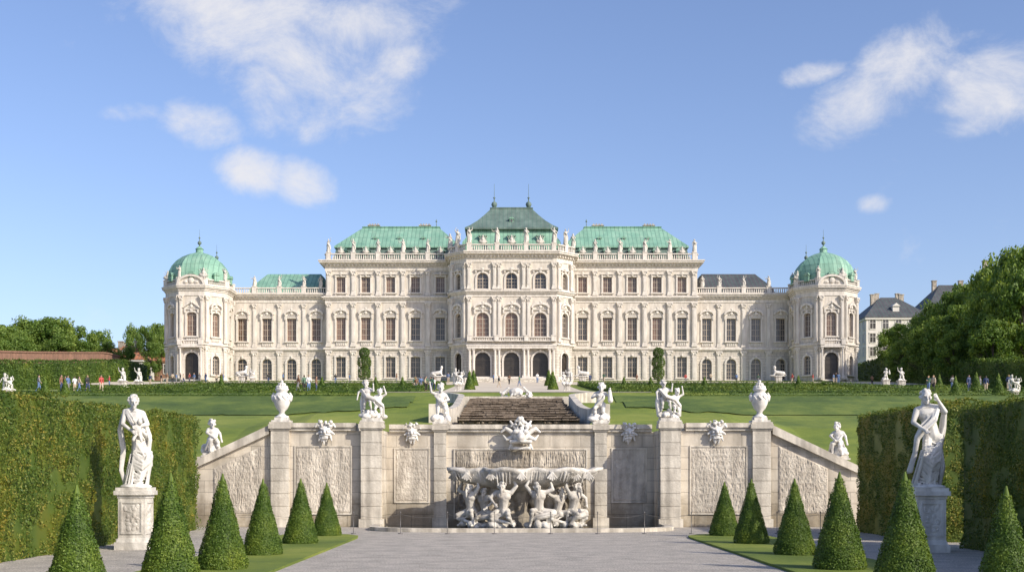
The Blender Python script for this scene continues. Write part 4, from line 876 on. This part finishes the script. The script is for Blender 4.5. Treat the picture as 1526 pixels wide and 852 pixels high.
for s in (-1,1):
    if s<0: P0,P1=(-36.3,0),(-11.6,0)
    else: P0,P1=(11.6,0),(36.3,0)
    Mx,L_=FM(P0,P1); wxs=[13.9,18.75,23.6,28.45,33.3]
    lx=[(s*w-P0[0]) for w in wxs]
    facade(Mx,L_,-2.5,22.6,[(x,[(1.9,.9,4.9,0),(1.85,8.15,12.6,0),(1.75,17.5,20.5,0)]) for i_,x in enumerate(lx)])
    for i_,x in enumerate(lx):
        window(Mx,x,1.9,.9,4.9,0,'C',b_dk); window(Mx,x,1.85,8.15,12.6,0,'A',b_br if random.random()<.7 else b_dk); window(Mx,x,1.75,17.5,20.5,0,'B',b_br)
    pilx=[(s*w-P0[0]) for w in (16.32,21.17,26.02,30.87,35.7)]
    for x in pilx: pilaster(Mx,x,.85,6.9,15.5); pilaster(Mx,x,.75,16.85,21.7,.2); pilaster(Mx,x,.95,-.2,6.15,.18)
    band(Mx,L_,6.4,BELT,s<0,s>0); band(Mx,L_,16.2,ENT,s<0,s>0); band(Mx,L_,22.6,COR,s<0,s>0); dentils(Mx,L_,22.62); band(Mx,L_,-.6,[(.2,0,1.1)],0,0)
    balu(Mx,L_,23.7,pilx,y=-.3)
    for i_,x in enumerate(pilx): rstat(Mx,x,25.25,-.3)
    for x in lx: rstat(Mx,x,25.05,-.3,.95,True)
    if s<0: Ms,Ls=FM((-36.3,22),(-36.3,0))
    else: Ms,Ls=FM((36.3,0),(36.3,22))
    band(Ms,Ls,22.6,COR); band(Ms,Ls,16.2,ENT); balu(Ms,Ls,23.7,[3,11,19],y=0)
    facade(Ms,Ls,-2.5,22.6,[(Ls/2,[(1.75,17.9,20.5,0)])]); window(Ms,Ls/2,1.75,17.9,20.5,0,'B',b_dk)
FC=[((-8.5,-8),(8.5,-8)),((-11.6,-4.9),(-8.5,-8)),((8.5,-8),(11.6,-4.9)),((-11.6,0),(-11.6,-4.9)),((11.6,-4.9),(11.6,0))]
for q_,(P0,P1) in enumerate(FC):
    Mx,L_=FM(P0,P1)
    lx=[3.05,8.5,13.95] if q_==0 else ([L_/2] if q_<3 else [])
    wv=2.4 if q_==0 else 1.6
    facade(Mx,L_,-2.5,22.9,[(x,[(2.9 if q_==0 else 1.9,0.0,5.0,.5),(wv,7.95,12.5,.5),(wv*.92,17.0,20.0,.5)]) for x in lx])
    for x in lx:
        window(Mx,x,2.9 if q_==0 else 1.9,0.0,5.0,.5,'C',b_dk,True); window(Mx,x,wv,7.95,12.5,.5,'A',b_br if q_==0 else b_dk); window(Mx,x,wv*.92,17.0,20.0,.5,'B',b_dk)
    pilx=[.5,5.3,6.2,10.8,11.7,16.5] if q_==0 else ([.45,L_-.45] if q_<3 else [.6,L_-.6])
    for x in pilx: pilaster(Mx,x,.72,6.9,15.5,.36); pilaster(Mx,x,.65,16.85,21.9,.28)
    band(Mx,L_,6.4,BELT,.41,.41); band(Mx,L_,16.2,ENT,.41,.41); band(Mx,L_,22.9,COR,.41,.41); dentils(Mx,L_,22.92); band(Mx,L_,-.6,[(.25,0,1.)])
    balu(Mx,L_,24.0,[.5,5.75,11.25,16.5] if q_==0 else [L_/2],y=-.3)
    for x in ([.5,5.75,11.25,16.5] if q_==0 else [L_/2]): rstat(Mx,x,25.6,-.3,1.6)
    if q_==0:
        for x in (3.1,8.5,13.9): rstat(Mx,x,25.35,-.3,1.15,True)
mcol=MB(); mcol.box(-.42,.42,-.42,.42,0,.5); mcol.lathe([(.36,.5),(.38,.6),(.31,.7),(.3,2.5),(.26,4.7),(.3,4.75),(.34,4.9)],14); mcol.box(-.38,.38,-.38,.38,4.9,5.1); colm=mcol.mesh('column',[M_trim])
for x in (-7.9,-7.15,-3.1,-2.35,2.35,3.1,7.15,7.9): inst('column',colm,PAL,M=Matrix.Translation((x,-8.75,.0))@Matrix.Diagonal((.85,.85,1.1,1)))
m=MB(); m.box(-8.4,8.4,-9.2,-8.43,5.61,6.05); m.box(-8.5,8.5,-9.3,-8.42,6.05,6.3); m.box(-8.8,8.8,-10.2,-8,-1.5,0); m.obj('portico',[M_trim],PAL)
Mx,L_=FM((-8.3,-9.0),(8.3,-9.0)); balu(Mx,L_,6.95,[.4,5.5,11.1,16.2],.9)
m=MB()
for i in range(8): m.box(-6-i*.25,6+i*.25,-10.2-(i+1)*.4,-10.2-i*.4-.002,-2.5,-.17*(i+1))
m.obj('stairs',[M_coping],PAL)
XE=55.2
for s in (-1,1):
    P0,P1=((-XE,1.5),(-36.3,1.5)) if s<0 else ((36.3,1.5),(XE,1.5))
    Mx,L_=FM(P0,P1); lx=[s*w-P0[0] for w in (38.4,43.2,48.05,52.9)]
    facade(Mx,L_,-2.5,16.6,[(x,[(1.95,.6,4.7,.5),(1.85,8.15,12.6,0)]) for x in lx])
    for x in lx: window(Mx,x,1.95,.6,4.7,.5,'C',b_dk); window(Mx,x,1.85,8.15,12.6,0,'A',b_br if s<0 else b_dk)
    pilx=[s*w-P0[0] for w in (40.8,45.6,50.5)]
    for x in pilx: pilaster(Mx,x,.7,6.9,15.5,.15); pilaster(Mx,x,.9,-.2,6.15,.14)
    band(Mx,L_,6.4,BELT); band(Mx,L_,16.5,[(.12,-.8,0),(.5,0,.4),(.9,.4,.7),(1.1,.7,.95)]); band(Mx,L_,-.6,[(.2,0,1.)])
    dentils(Mx,L_,16.6); balu(Mx,L_,17.45,pilx,1.2,y=-.2)
    for x in pilx+[1.2 if s>0 else L_-1.2]: rstat(Mx,x,18.7,-.2,1.25)
    m=MB(); xa,xb=sorted((s*36.4,s*53.6)); zt=22.6
    xa2,xb2=(xa+3.2,xb-1.2) if s<0 else (xa+1.2,xb-3.2)
    m.loft([(17.4,xa2-2 if s<0 else xa2,xb2 if s<0 else xb2+2,2.6,20),(19.2,xa2-1.2 if s<0 else xa2,xb2 if s<0 else xb2+1.2,3.6,19),(zt,xa2+1,xb2-1,9,14)])
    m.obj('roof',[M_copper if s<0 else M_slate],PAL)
for s in (-1,1):
    cx,cy,ap=s*60.35,-2.3,5.75; Rr=ap/math.cos(math.pi/8); V_=[(cx+Rr*math.cos(math.pi/8+k*math.pi/4),cy+Rr*math.sin(math.pi/8+k*math.pi/4)) for k in range(8)]
    for k in range(8):
        P0,P1=V_[k],V_[(k+1)%8]; Mx,L_=FM(P0,P1); nrm=math.pi/4*(k+1); ny=math.sin(nrm)
        front=abs(ny+1)<.01; diag=abs(ny+.707)<.01; side=abs(ny)<.01
        if front or diag or side:
            facade(Mx,L_,-2.5,16.9,[(L_/2,[(2.6 if front else 1.5,-.1 if front else .9,5.0 if front else 4.5,.5),(1.9 if front else 1.5,8.1,12.6,.3)])])
            window(Mx,L_/2,2.6 if front else 1.5,-.1 if front else .9,5.0 if front else 4.5,.5,'C',b_dk,front); window(Mx,L_/2,1.9 if front else 1.5,8.1,12.6,.3,'T' if front else 'A',b_br if not side else b_dk)
        else: facade(Mx,L_,-2.5,16.9,[(L_/2,[(1.5,8,12,0)])])
        if ny<.1:
            for x in (.4,L_-.4): pilaster(Mx,x,.58,6.9,15.7,.3); pilaster(Mx,x,.62,-.2,6.15,.16)
        band(Mx,L_,6.4,BELT,.41,.41); band(Mx,L_,16.6,CORP,.41,.41); balu(Mx,L_,17.7,[.1,L_-.1],1.15,y=-.1)
        if ny<.1: rstat(Mx,0,19.1,.3,1.25,k%2==0)
        if front:
            m=MB(); m.M=Mx; n2=12; o=[((L_/2+.3)*math.cos(math.pi*q/n2)+L_/2,17.7+1.9*math.sin(math.pi*q/n2)) for q in range(n2+1)]; i_=[((x-L_/2)*.84+L_/2,17.7+(z-17.7)*.8) for x,z in o]
            m.prism(o+i_[::-1],-.85,.3); m.prism(i_,-.45,.25); m.ball((L_/2,-.55,18.5),(.6,.3,.6)); m.ball((L_/2-1,-.5,18.2),(.5,.25,.3)); m.ball((L_/2+1,-.5,18.2),(.5,.25,.3)); m.obj('pediment',[M_trim],PAL)
            m=MB(); m.M=Mx
            m.box(.1,L_-.1,-1.3,-.42,5.85,6.3); m.obj('balcony',[M_trim],PAL)
            balu(Mx@Matrix.Translation((.2,-1.1,0)),L_-.4,6.3,[0.2,L_-.6],.95)
            for x in (.45,L_-.45): inst('column',colm,PAL,M=Mx@Matrix.Translation((x,-.9,.0))@Matrix.Diagonal((.6,.6,1.14,1)))
    m=MB(); pr=[(6.15,17.6),(6.1,18.5),(6.25,18.6),(6.1,18.9),(6.1,19.8),(5.85,20.9),(5.3,22.0),(4.45,23.0),(3.3,23.85),(2.1,24.4),(1.2,24.65),(.75,24.8),(.7,25.4),(.85,25.45),(.5,25.8),(.12,26.1)]
    vs=[];fs=[];nd=64
    for r_,z in pr:
        for k in range(nd):
            a=2*math.pi*k/nd; am=(a%(math.pi/4))-math.pi/8; octo=math.cos(math.pi/8)/math.cos(abs(am)-math.pi/8 if False else (math.pi/8-abs(am))) ; f_=.35+.65*octo if r_>1.5 else 1
            rib=1+.02*(abs(am)<.06); rr=r_*.97*f_*rib; vs.append((cx+rr*math.cos(a),cy+rr*math.sin(a),z))
    for j in range(len(pr)-1):
        for k in range(nd): fs.append((j*nd+k,j*nd+(k+1)%nd,(j+1)*nd+(k+1)%nd,(j+1)*nd+k))
    m.add(vs,fs); m.obj('dome',[M_copper],PAL)
    for dx,hz in ((0,26.1),(2.6 if s<0 else -2.6,23.8)):
        m=MB(); m.lathe([(.1,0),(.12,.3),(.35,.5),(.4,.75),(.3,.95),(.08,1.1),(.06,1.5),(.18,1.6),(.18,1.75),(.04,1.9),(.02,3.3)],10,(cx+dx,cy+(0 if dx==0 else 3),hz-.1)); m.obj('finial',[M_copper2],PAL,True)
    for k in range(8):
        a=k*math.pi/4; m=MB(); m.M=Matrix.Translation((cx,cy,0))@Matrix.Rotation(a,4,'Z')
        m.box(-.5,.5,-6.25,-5.2,18.6,19.7); m.prism([(-.7,19.7),(.7,19.7),(.45,20.1),(0,20.3),(-.45,20.1)],-6.4,-5.0); m.ball((0,-6.25,19.15),(.33,.06,.38)); m.obj('dormer',[M_copper],PAL)
mb=wallmb
def wq(p0,p1,z0,z1): mb.add([(p0[0],p0[1],z0),(p1[0],p1[1],z0),(p1[0],p1[1],z1),(p0[0],p0[1],z1)],[(0,1,2,3)])
wq((36.3,22),(-36.3,22),-2.5,22.6)
for s in (-1,1): wq((s*XE,20),(s*36.3,20),-2.5,16.6); wq((s*XE,1.5),(s*XE,20),-2.5,16.6)
for x0,x1,y0,y1,z in ((-36.25,36.25,.05,22,23.0),(-11.5,11.5,-4.8,.1,23.2),(-8.4,8.4,-7.9,-4.8,23.21),(-XE,-36.4,1.6,20,17.2),(36.4,XE,1.6,20,17.2)): mb.add([(x0,y0,z),(x1,y0,z),(x1,y1,z),(x0,y1,z)],[(0,1,2,3)])
for s in (-1,1): mb.add([(s*60.35+6.1*math.cos(math.pi/8+k*math.pi/4),-2.3+6.1*math.sin(math.pi/8+k*math.pi/4),17.3) for k in range(8)],[tuple(range(8))])
wallmb.obj('wall',[M_plaster],PAL); trim.obj('cornice',[M_trim],PAL)
dm=MB(); dm.box(-.6,.6,-.2,1.6,0,1.25); dm.prism([(-.85,1.25),(.85,1.25),(.6,1.7),(0,1.95),(-.6,1.7)],-.4,1.7); 
n=12; dm.prism([(.42*math.cos(2*math.pi*k/n),.68+.45*math.sin(2*math.pi*k/n)) for k in range(n)],-.26,-.18,1); dmm=dm.mesh('dormer',[M_copper,M_pane_d])
for s in (-1,1):
    xa,xb=sorted((s*35.2,s*9.6)); 
    m=MB(); 
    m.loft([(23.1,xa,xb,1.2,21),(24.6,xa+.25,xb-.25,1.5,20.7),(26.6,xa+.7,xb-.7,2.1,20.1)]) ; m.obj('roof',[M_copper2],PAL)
    m=MB(); m.loft([(26.55,xa+.3,xb-.3,1.6,20.6),(26.85,xa+.3,xb-.3,1.6,20.6),(31.8,xa+5.2,xb-5.0,8.2,13.5),(31.95,xa+5.0,xb-4.8,8.0,13.7),(32.1,xa+5.2,xb-5.0,8.2,13.5)]); m.obj('roof',[M_copper],PAL)
    for w in (13.9,18.75,23.6,28.45,33.0): inst('dormer',dmm,PAL,loc=(s*w,1.35,24.55))
    for w in (17.5,22.3,27.1): inst('dormer',dmm,PAL,loc=(s*w,4.0,28.1),sc=.6)
    for x in (17.6,28.0):
        m=MB(); m.box(s*x-1.1,s*x+1.1,9.7,10.5,31,32.55); m.box(s*x-1.25,s*x+1.25,9.55,10.65,32.55,32.7)
        for q in range(4): m.box(s*x-.95+q*.55,s*x-.7+q*.55,9.9,10.3,32.7,33.0)
        m.obj('chimney',[M_niche],PAL)
    m=MB(); m.lathe([(.1,31.8),(.05,33.4),(.2,33.5),(.02,34)],8,(s*(15.3),10.5,0)); m.obj('finial',[M_copper2],PAL)
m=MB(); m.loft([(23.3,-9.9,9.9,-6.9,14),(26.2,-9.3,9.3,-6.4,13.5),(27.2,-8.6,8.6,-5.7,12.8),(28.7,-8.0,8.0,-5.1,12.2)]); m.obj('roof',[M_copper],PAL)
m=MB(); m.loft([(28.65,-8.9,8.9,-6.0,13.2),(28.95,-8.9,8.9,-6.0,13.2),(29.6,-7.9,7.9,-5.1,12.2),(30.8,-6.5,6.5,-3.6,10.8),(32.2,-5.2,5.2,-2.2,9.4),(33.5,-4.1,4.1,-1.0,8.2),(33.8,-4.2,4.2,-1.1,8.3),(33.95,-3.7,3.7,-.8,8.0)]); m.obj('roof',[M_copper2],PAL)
for x in (-5.45,0,5.45): inst('dormer',dmm,PAL,loc=(x,-6.4,26.0),sc=.95)
inst('dormer',dmm,PAL,loc=(0,-4.1,30.2),sc=.6)
for x in (-3.4,3.4):
    m=MB(); m.lathe([(.35,0),(.4,.3),(.15,.5),(.15,.9),(.45,1.3),(.6,1.7),(.45,2.1),(.12,2.3),(.1,2.9),(.3,3.0),(.05,3.2),(.03,5.8)],12,(x,3.4,33.7)); m.obj('finial',[M_copper2],PAL,True)

# ------------------------------------------------------------------ surrounding houses
hw=MB(); hw.box(-.6,.6,-.06,.05,0,1.9,0); hw.box(-.7,.7,-.12,.04,-.15,0,1); hw.box(-.04,.04,-.1,0,0,1.9,1); hw.box(-.6,.6,-.098,0,1.2,1.27,1); hw.box(-.75,-.6,-.1,.04,-0.0,1.95,1); hw.box(.6,.75,-.1,.04,0.0,1.95,1); hw.box(-.8,.8,-.16,.04,1.95,2.15,1)
hwm=hw.mesh('window',[M_pane_d,M_white])
def house(x,y,w,d,h,rh,mw_,mr_,label,floors,rotz=0,sides='S'):
    z=tz(x,y); e=empty('house',(x,y,z),rotz); top(e,label,'house',group='townhouses beyond the garden')
    m=MB(); m.box(-w/2,w/2,0,d,-2,h-.01); m.box(-w/2-.3,w/2+.3,-.3,d+.3,h-.4,h); m.obj('wall',[mw_],e)
    m=MB(); i=min(w,d)*.33; m.loft([(h+.01,-w/2-.4,w/2+.4,-.4,d+.4),(h+.2,-w/2-.4,w/2+.4,-.4,d+.4),(h+rh,-w/2+i,w/2-i,d/2-.3,d/2+.3)]); m.obj('roof',[mr_],e)
    for cx_ in (-w*.25,w*.2): m=MB(); m.box(cx_-.5,cx_+.5,d*.5-.4,d*.5+.4,h+rh*.4,h+rh+.9); m.box(cx_-.6,cx_+.6,d*.5-.5,d*.5+.5,h+rh+.9,h+rh+1.1); m.obj('chimney',[M_niche],e)
    n=max(2,int(w/2.6)); c_=0
    for f in range(floors):
        for k in range(n):
            if c_<90: inst('window',hwm,e,loc=(-w/2+(k+.5)*w/n,0,h-(f+1)*h/floors*.96+.6)); c_+=1
    if sides=='W':
        for f in range(floors):
            for k in range(4): inst('window',hwm,e,M=Matrix.Translation((-w/2,(k+.5)*d/4,h-(f+1)*h/floors*.96+.6))@Matrix.Rotation(-math.pi/2,4,'Z'))
    for k in range(max(1,n//3)):
        m=MB(); xx=-w/2+i+(k+.5)*(w-2*i)/max(1,n//3); m.box(xx-.7,xx+.7,d*.12,d*.4,h+rh*.15,h+rh*.55); m.prism([(xx-.9,h+rh*.55),(xx+.9,h+rh*.55),(xx,h+rh*.55+.7)],d*.1,d*.42); m.obj('dormer',[mw_],e)
    return e
house(84,262,14,14,15.5,5,M_white,M_slate,'white townhouse with dark grey roof behind garden trees',5,sides='W')
house(78,296,10,12,18.0,4,M_brick,M_slate,'brown brick townhouse with many chimneys',5)
house(99,310,12,14,22,6,M_white,M_slate,'pale townhouse with steep grey roof and dormers',6,sides='W')
house(104,280,14,14,20.5,6,M_white,M_slate,'tall pale townhouse with slate mansard above trees',6,sides='W')
house(109,262,14,14,22,6,M_white,M_slate,'tall pale corner townhouse with slate mansard and dormers',6,sides='W')
house(-83.5,260,8,9,6.2,3.4,M_white,M_redroof,'small cream house with red tiled roof behind hedge',2)
house(-78.8,270,7,9,6.8,3.3,M_brick,M_redroof,'small brick house with red tiled roof',2)
house(-92,276,9,9,7.5,3.4,M_white,M_redroof,'cream house with steep red tiled roof',2)
m=MB()
for i in range(25):
    y=150+i*4; vs=[]
    for yy_ in (y,y+4):
        z=tz(-80,yy_)+5.4
        for (x,zz_) in ((-80,z-8),(-79.3,z-8),(-79.3,z),(-79.15,z),(-79.15,z+.25),(-80.15,z+.25),(-80.15,z),(-80,z)): vs.append((x,yy_,zz_))
    m.add(vs,[(k,(k+1)%8,(k+1)%8+8,k+8) for k in range(8)])
top(m.obj('brick_wall',[M_brick]),'long weathered red brick boundary wall behind hedge','wall')

# ------------------------------------------------------------------ people
skin=plain('skin',(.45,.28,.2),.6)
cloth=[plain('cloth_'+n_,c) for n_,c in (('red',(.42,.06,.05)),('white',(.7,.7,.68)),('navy',(.03,.05,.12)),('blue',(.1,.17,.32)),('black',(.02,.02,.02)),('beige',(.45,.37,.27)),('grey',(.2,.2,.2)),('green',(.08,.16,.1)),('brown',(.2,.11,.06)))]
hairm=[plain('hair_'+n_,c) for n_,c in (('brown',(.07,.04,.02)),('black',(.015,.012,.01)),('blonde',(.35,.24,.1)))]
poses=[JJ(),JJ(knL=(.1,-.16,.52),anL=(.1,-.22,.1),toL=(.11,-.38,.07),knR=(-.1,.04,.5),anR=(-.1,.26,.14),toR=(-.1,.14,.04),elL=(.24,.1,1.15),haL=(.26,.08,.92),elR=(-.24,-.06,1.15),haR=(-.26,-.22,.98)),JJ(elL=(.24,-.06,1.15),haL=(.12,-.26,1.22),elR=(-.26,.02,1.14),haR=(-.16,-.16,1.02),toR=(-.2,-.13,.035))]
PM=[]
for J in poses:
    h=J['hea']; PM.append((sculpt('person',body(J,1.),.017,skin,1),sculpt('shirt',body(J,1.,1,.016,'shirt'),.022,cloth[0],1),sculpt('trousers',body(J,1.,1,.016,'trousers'),.022,cloth[0],1),
       sculpt('hair',[E(vadd(h,(0,.03,.05)),(.09,.1,.09)),C(vadd(h,(0,.07,.02)),.06,vadd(h,(0,.07,-.06)),.045)],.015,hairm[0],1)))
ppl=[(96,128),(104,127),(113,129),(120,127),(128,130),(90,128),(250,215),(256,217),(262,218),(268,216),(272,212),(283,220),(290,219),(297,216),(306,218),(322,214),(328,216),(335,218),(446,128),(453,129),(462,127),(470,130),(618,153),(622,150),(625,154),(628,152),(632,151),(636,150),(640,153),(644,151),(648,154),(690,200),(706,210),(735,216),(880,212),(1240,214),(1247,215),(1252,212),(1384,128),(1390,129),(1450,127),(1457,128),(1464,127),(1210,216),(1098,218),(1020,214),(560,216),(590,212),(160,180),(225,205),(1300,200),(800,217),(420,214),(400,216),(500,217),(520,213),(668,216),(900,216),(950,214),(1060,216),(1130,215),(1180,213),(240,212),(150,129),(60,128),(1420,130),(1500,129),(745,180),(775,190),(760,205)]
cn=['red','white','navy','blue','black','beige','grey','green','brown']
for px,D in ppl:
    x=wx(px,D)+random.uniform(-.2,.2); D+=random.uniform(-.8,.8); k=random.randrange(3); bme,sme,tme,hme=PM[k]; ci=random.randrange(9); ti=random.choice([2,4,5,6,3])
    o=inst('person',bme,loc=(x,D,tz(x,D)+.05),rotz=random.uniform(0,6.28),sc=random.uniform(.93,1.05))
    top(o,'%s visitor in %s top and %s trousers on garden path'%(('standing','walking','standing')[k],cn[ci],cn[ti]),'person',group='visitors strolling in the garden')
    for nme,me,mt in (('shirt',sme,cloth[ci]),('trousers',tme,cloth[ti]),('hair',hme,random.choice(hairm))):
        c=inst(nme,me,o); c.material_slots[0].link='OBJECT'; c.material_slots[0].material=mt

# ------------------------------------------------------------------ light, sky, camera
AZ,EL=52,31
d=Vector((-math.sin(R(AZ))*math.cos(R(EL)),math.cos(R(AZ))*math.cos(R(EL)),-math.sin(R(EL))))
sl=bpy.data.lights.new('sun','SUN'); sl.energy=4.9; sl.angle=R(.5); sl.color=(1,.91,.77); so=bpy.data.objects.new('sun',sl); link(so); so.rotation_euler=d.to_track_quat('-Z','Y').to_euler()
w=bpy.data.worlds.new('World'); SC.world=w; w.use_nodes=True; nt=w.node_tree; L=nt.links.new
for n_ in list(nt.nodes): nt.nodes.remove(n_)
out=N(nt,'ShaderNodeOutputWorld'); sky=N(nt,'ShaderNodeTexSky'); sky.sky_type='NISHITA'; sky.sun_disc=False; sky.sun_elevation=R(EL); sky.sun_rotation=R(180-AZ); sky.ozone_density=2.4; sky.air_density=1.0; sky.dust_density=1.3
bg=N(nt,'ShaderNodeBackground'); bg.inputs[1].default_value=.15; L(mixc(nt,sky.outputs[0],(1.15,1.1,1.24),1,'MULTIPLY'),bg.inputs[0])
tc=N(nt,'ShaderNodeTexCoord'); sp=N(nt,'ShaderNodeSeparateXYZ'); L(tc.outputs['Generated'],sp.inputs[0])
yy=mth(nt,'MAXIMUM',sp.outputs[1],.02); u=mth(nt,'DIVIDE',sp.outputs[0],yy); v=mth(nt,'DIVIDE',sp.outputs[2],yy)
cb=N(nt,'ShaderNodeCombineXYZ'); L(u,cb.inputs[0]); L(mth(nt,'MULTIPLY',v,1.25),cb.inputs[1])
def nz(sc,det,ro,dis,off=0):
    n_=N(nt,'ShaderNodeTexNoise'); n_.inputs['Scale'].default_value=sc; n_.inputs['Detail'].default_value=det; n_.inputs['Roughness'].default_value=ro; n_.inputs['Distortion'].default_value=dis
    mp=N(nt,'ShaderNodeMapping'); mp.inputs['Location'].default_value=(off,off*.7,0); L(cb.outputs[0],mp.inputs[0]); L(mp.outputs[0],n_.inputs['Vector']); return n_.outputs['Fac']
n1=nz(13,13,.66,.35,3.1)
BL=[(410,10,180,75,-8,.85),(550,25,115,46,12,.8),(430,95,145,72,-25,.82),(485,150,60,42,-40,.6),(345,60,110,62,-20,.6),(295,182,46,28,-10,.9),(200,165,46,16,0,.4),(372,258,43,27,-8,.95),(456,277,38,28,-25,.95),(470,190,28,26,0,.5),(590,90,44,30,0,.45),
    (1290,155,72,38,25,.85),(1350,95,68,46,35,.95),(1480,125,76,55,15,.95),(1215,108,46,15,12,.45),(1440,190,56,20,10,.45),(1300,305,28,14,0,.3),(1440,55,40,12,10,.2)]
Mk=None
for px,py,rx,ry,an,am in BL:
    cx_,cy_=(px-759)/1800,(711-py)/1800; ca,sa=math.cos(R(an)),math.sin(R(an))
    dx=mth(nt,'SUBTRACT',u,cx_); dy=mth(nt,'SUBTRACT',v,cy_)
    a=mth(nt,'MULTIPLY',mth(nt,'ADD',mth(nt,'MULTIPLY',dx,ca),mth(nt,'MULTIPLY',dy,sa)),1800/rx/1.2)
    b_=mth(nt,'MULTIPLY',mth(nt,'SUBTRACT',mth(nt,'MULTIPLY',dy,ca),mth(nt,'MULTIPLY',dx,sa)),1800/ry/1.2)
    g_=mth(nt,'SUBTRACT',1,mth(nt,'ADD',mth(nt,'MULTIPLY',a,a),mth(nt,'MULTIPLY',b_,b_)))
    g_=mth(nt,'SUBTRACT',mth(nt,'MULTIPLY',mth(nt,'MAXIMUM',g_,-1.2),.9),1-am)
    Mk=g_ if Mk is None else mth(nt,'SMOOTH_MAX',Mk,g_,.15)
den=mth(nt,'ADD',Mk,mth(nt,'MULTIPLY',mth(nt,'SUBTRACT',n1,.5),4.4))
mr=N(nt,'ShaderNodeMapRange'); mr.interpolation_type='SMOOTHSTEP'; mr.inputs['From Min'].default_value=-.6; mr.inputs['From Max'].default_value=1.6; mr.inputs['To Max'].default_value=.93; L(den,mr.inputs['Value'])
fac=mth(nt,'MULTIPLY',mr.outputs[0],mth(nt,'GREATER_THAN',sp.outputs[1],.03))
bg2=N(nt,'ShaderNodeBackground'); bg2.inputs[0].default_value=(.93,.92,.95,1); bg2.inputs[1].default_value=.92
mx=N(nt,'ShaderNodeMixShader'); L(fac,mx.inputs[0]); L(bg.outputs[0],mx.inputs[1]); L(bg2.outputs[0],mx.inputs[2]); L(mx.outputs[0],out.inputs[0])
cd=bpy.data.cameras.new('camera'); cam=bpy.data.objects.new('camera',cd); link(cam); cam.location=(-.42,0,1.8); cam.rotation_euler=(R(90),0,0)
cd.sensor_width=36; cd.lens=36*1800/1526; cd.shift_x=4/1526; cd.shift_y=285/1526; cd.clip_end=8000; cd.clip_start=.1
SC.camera=cam
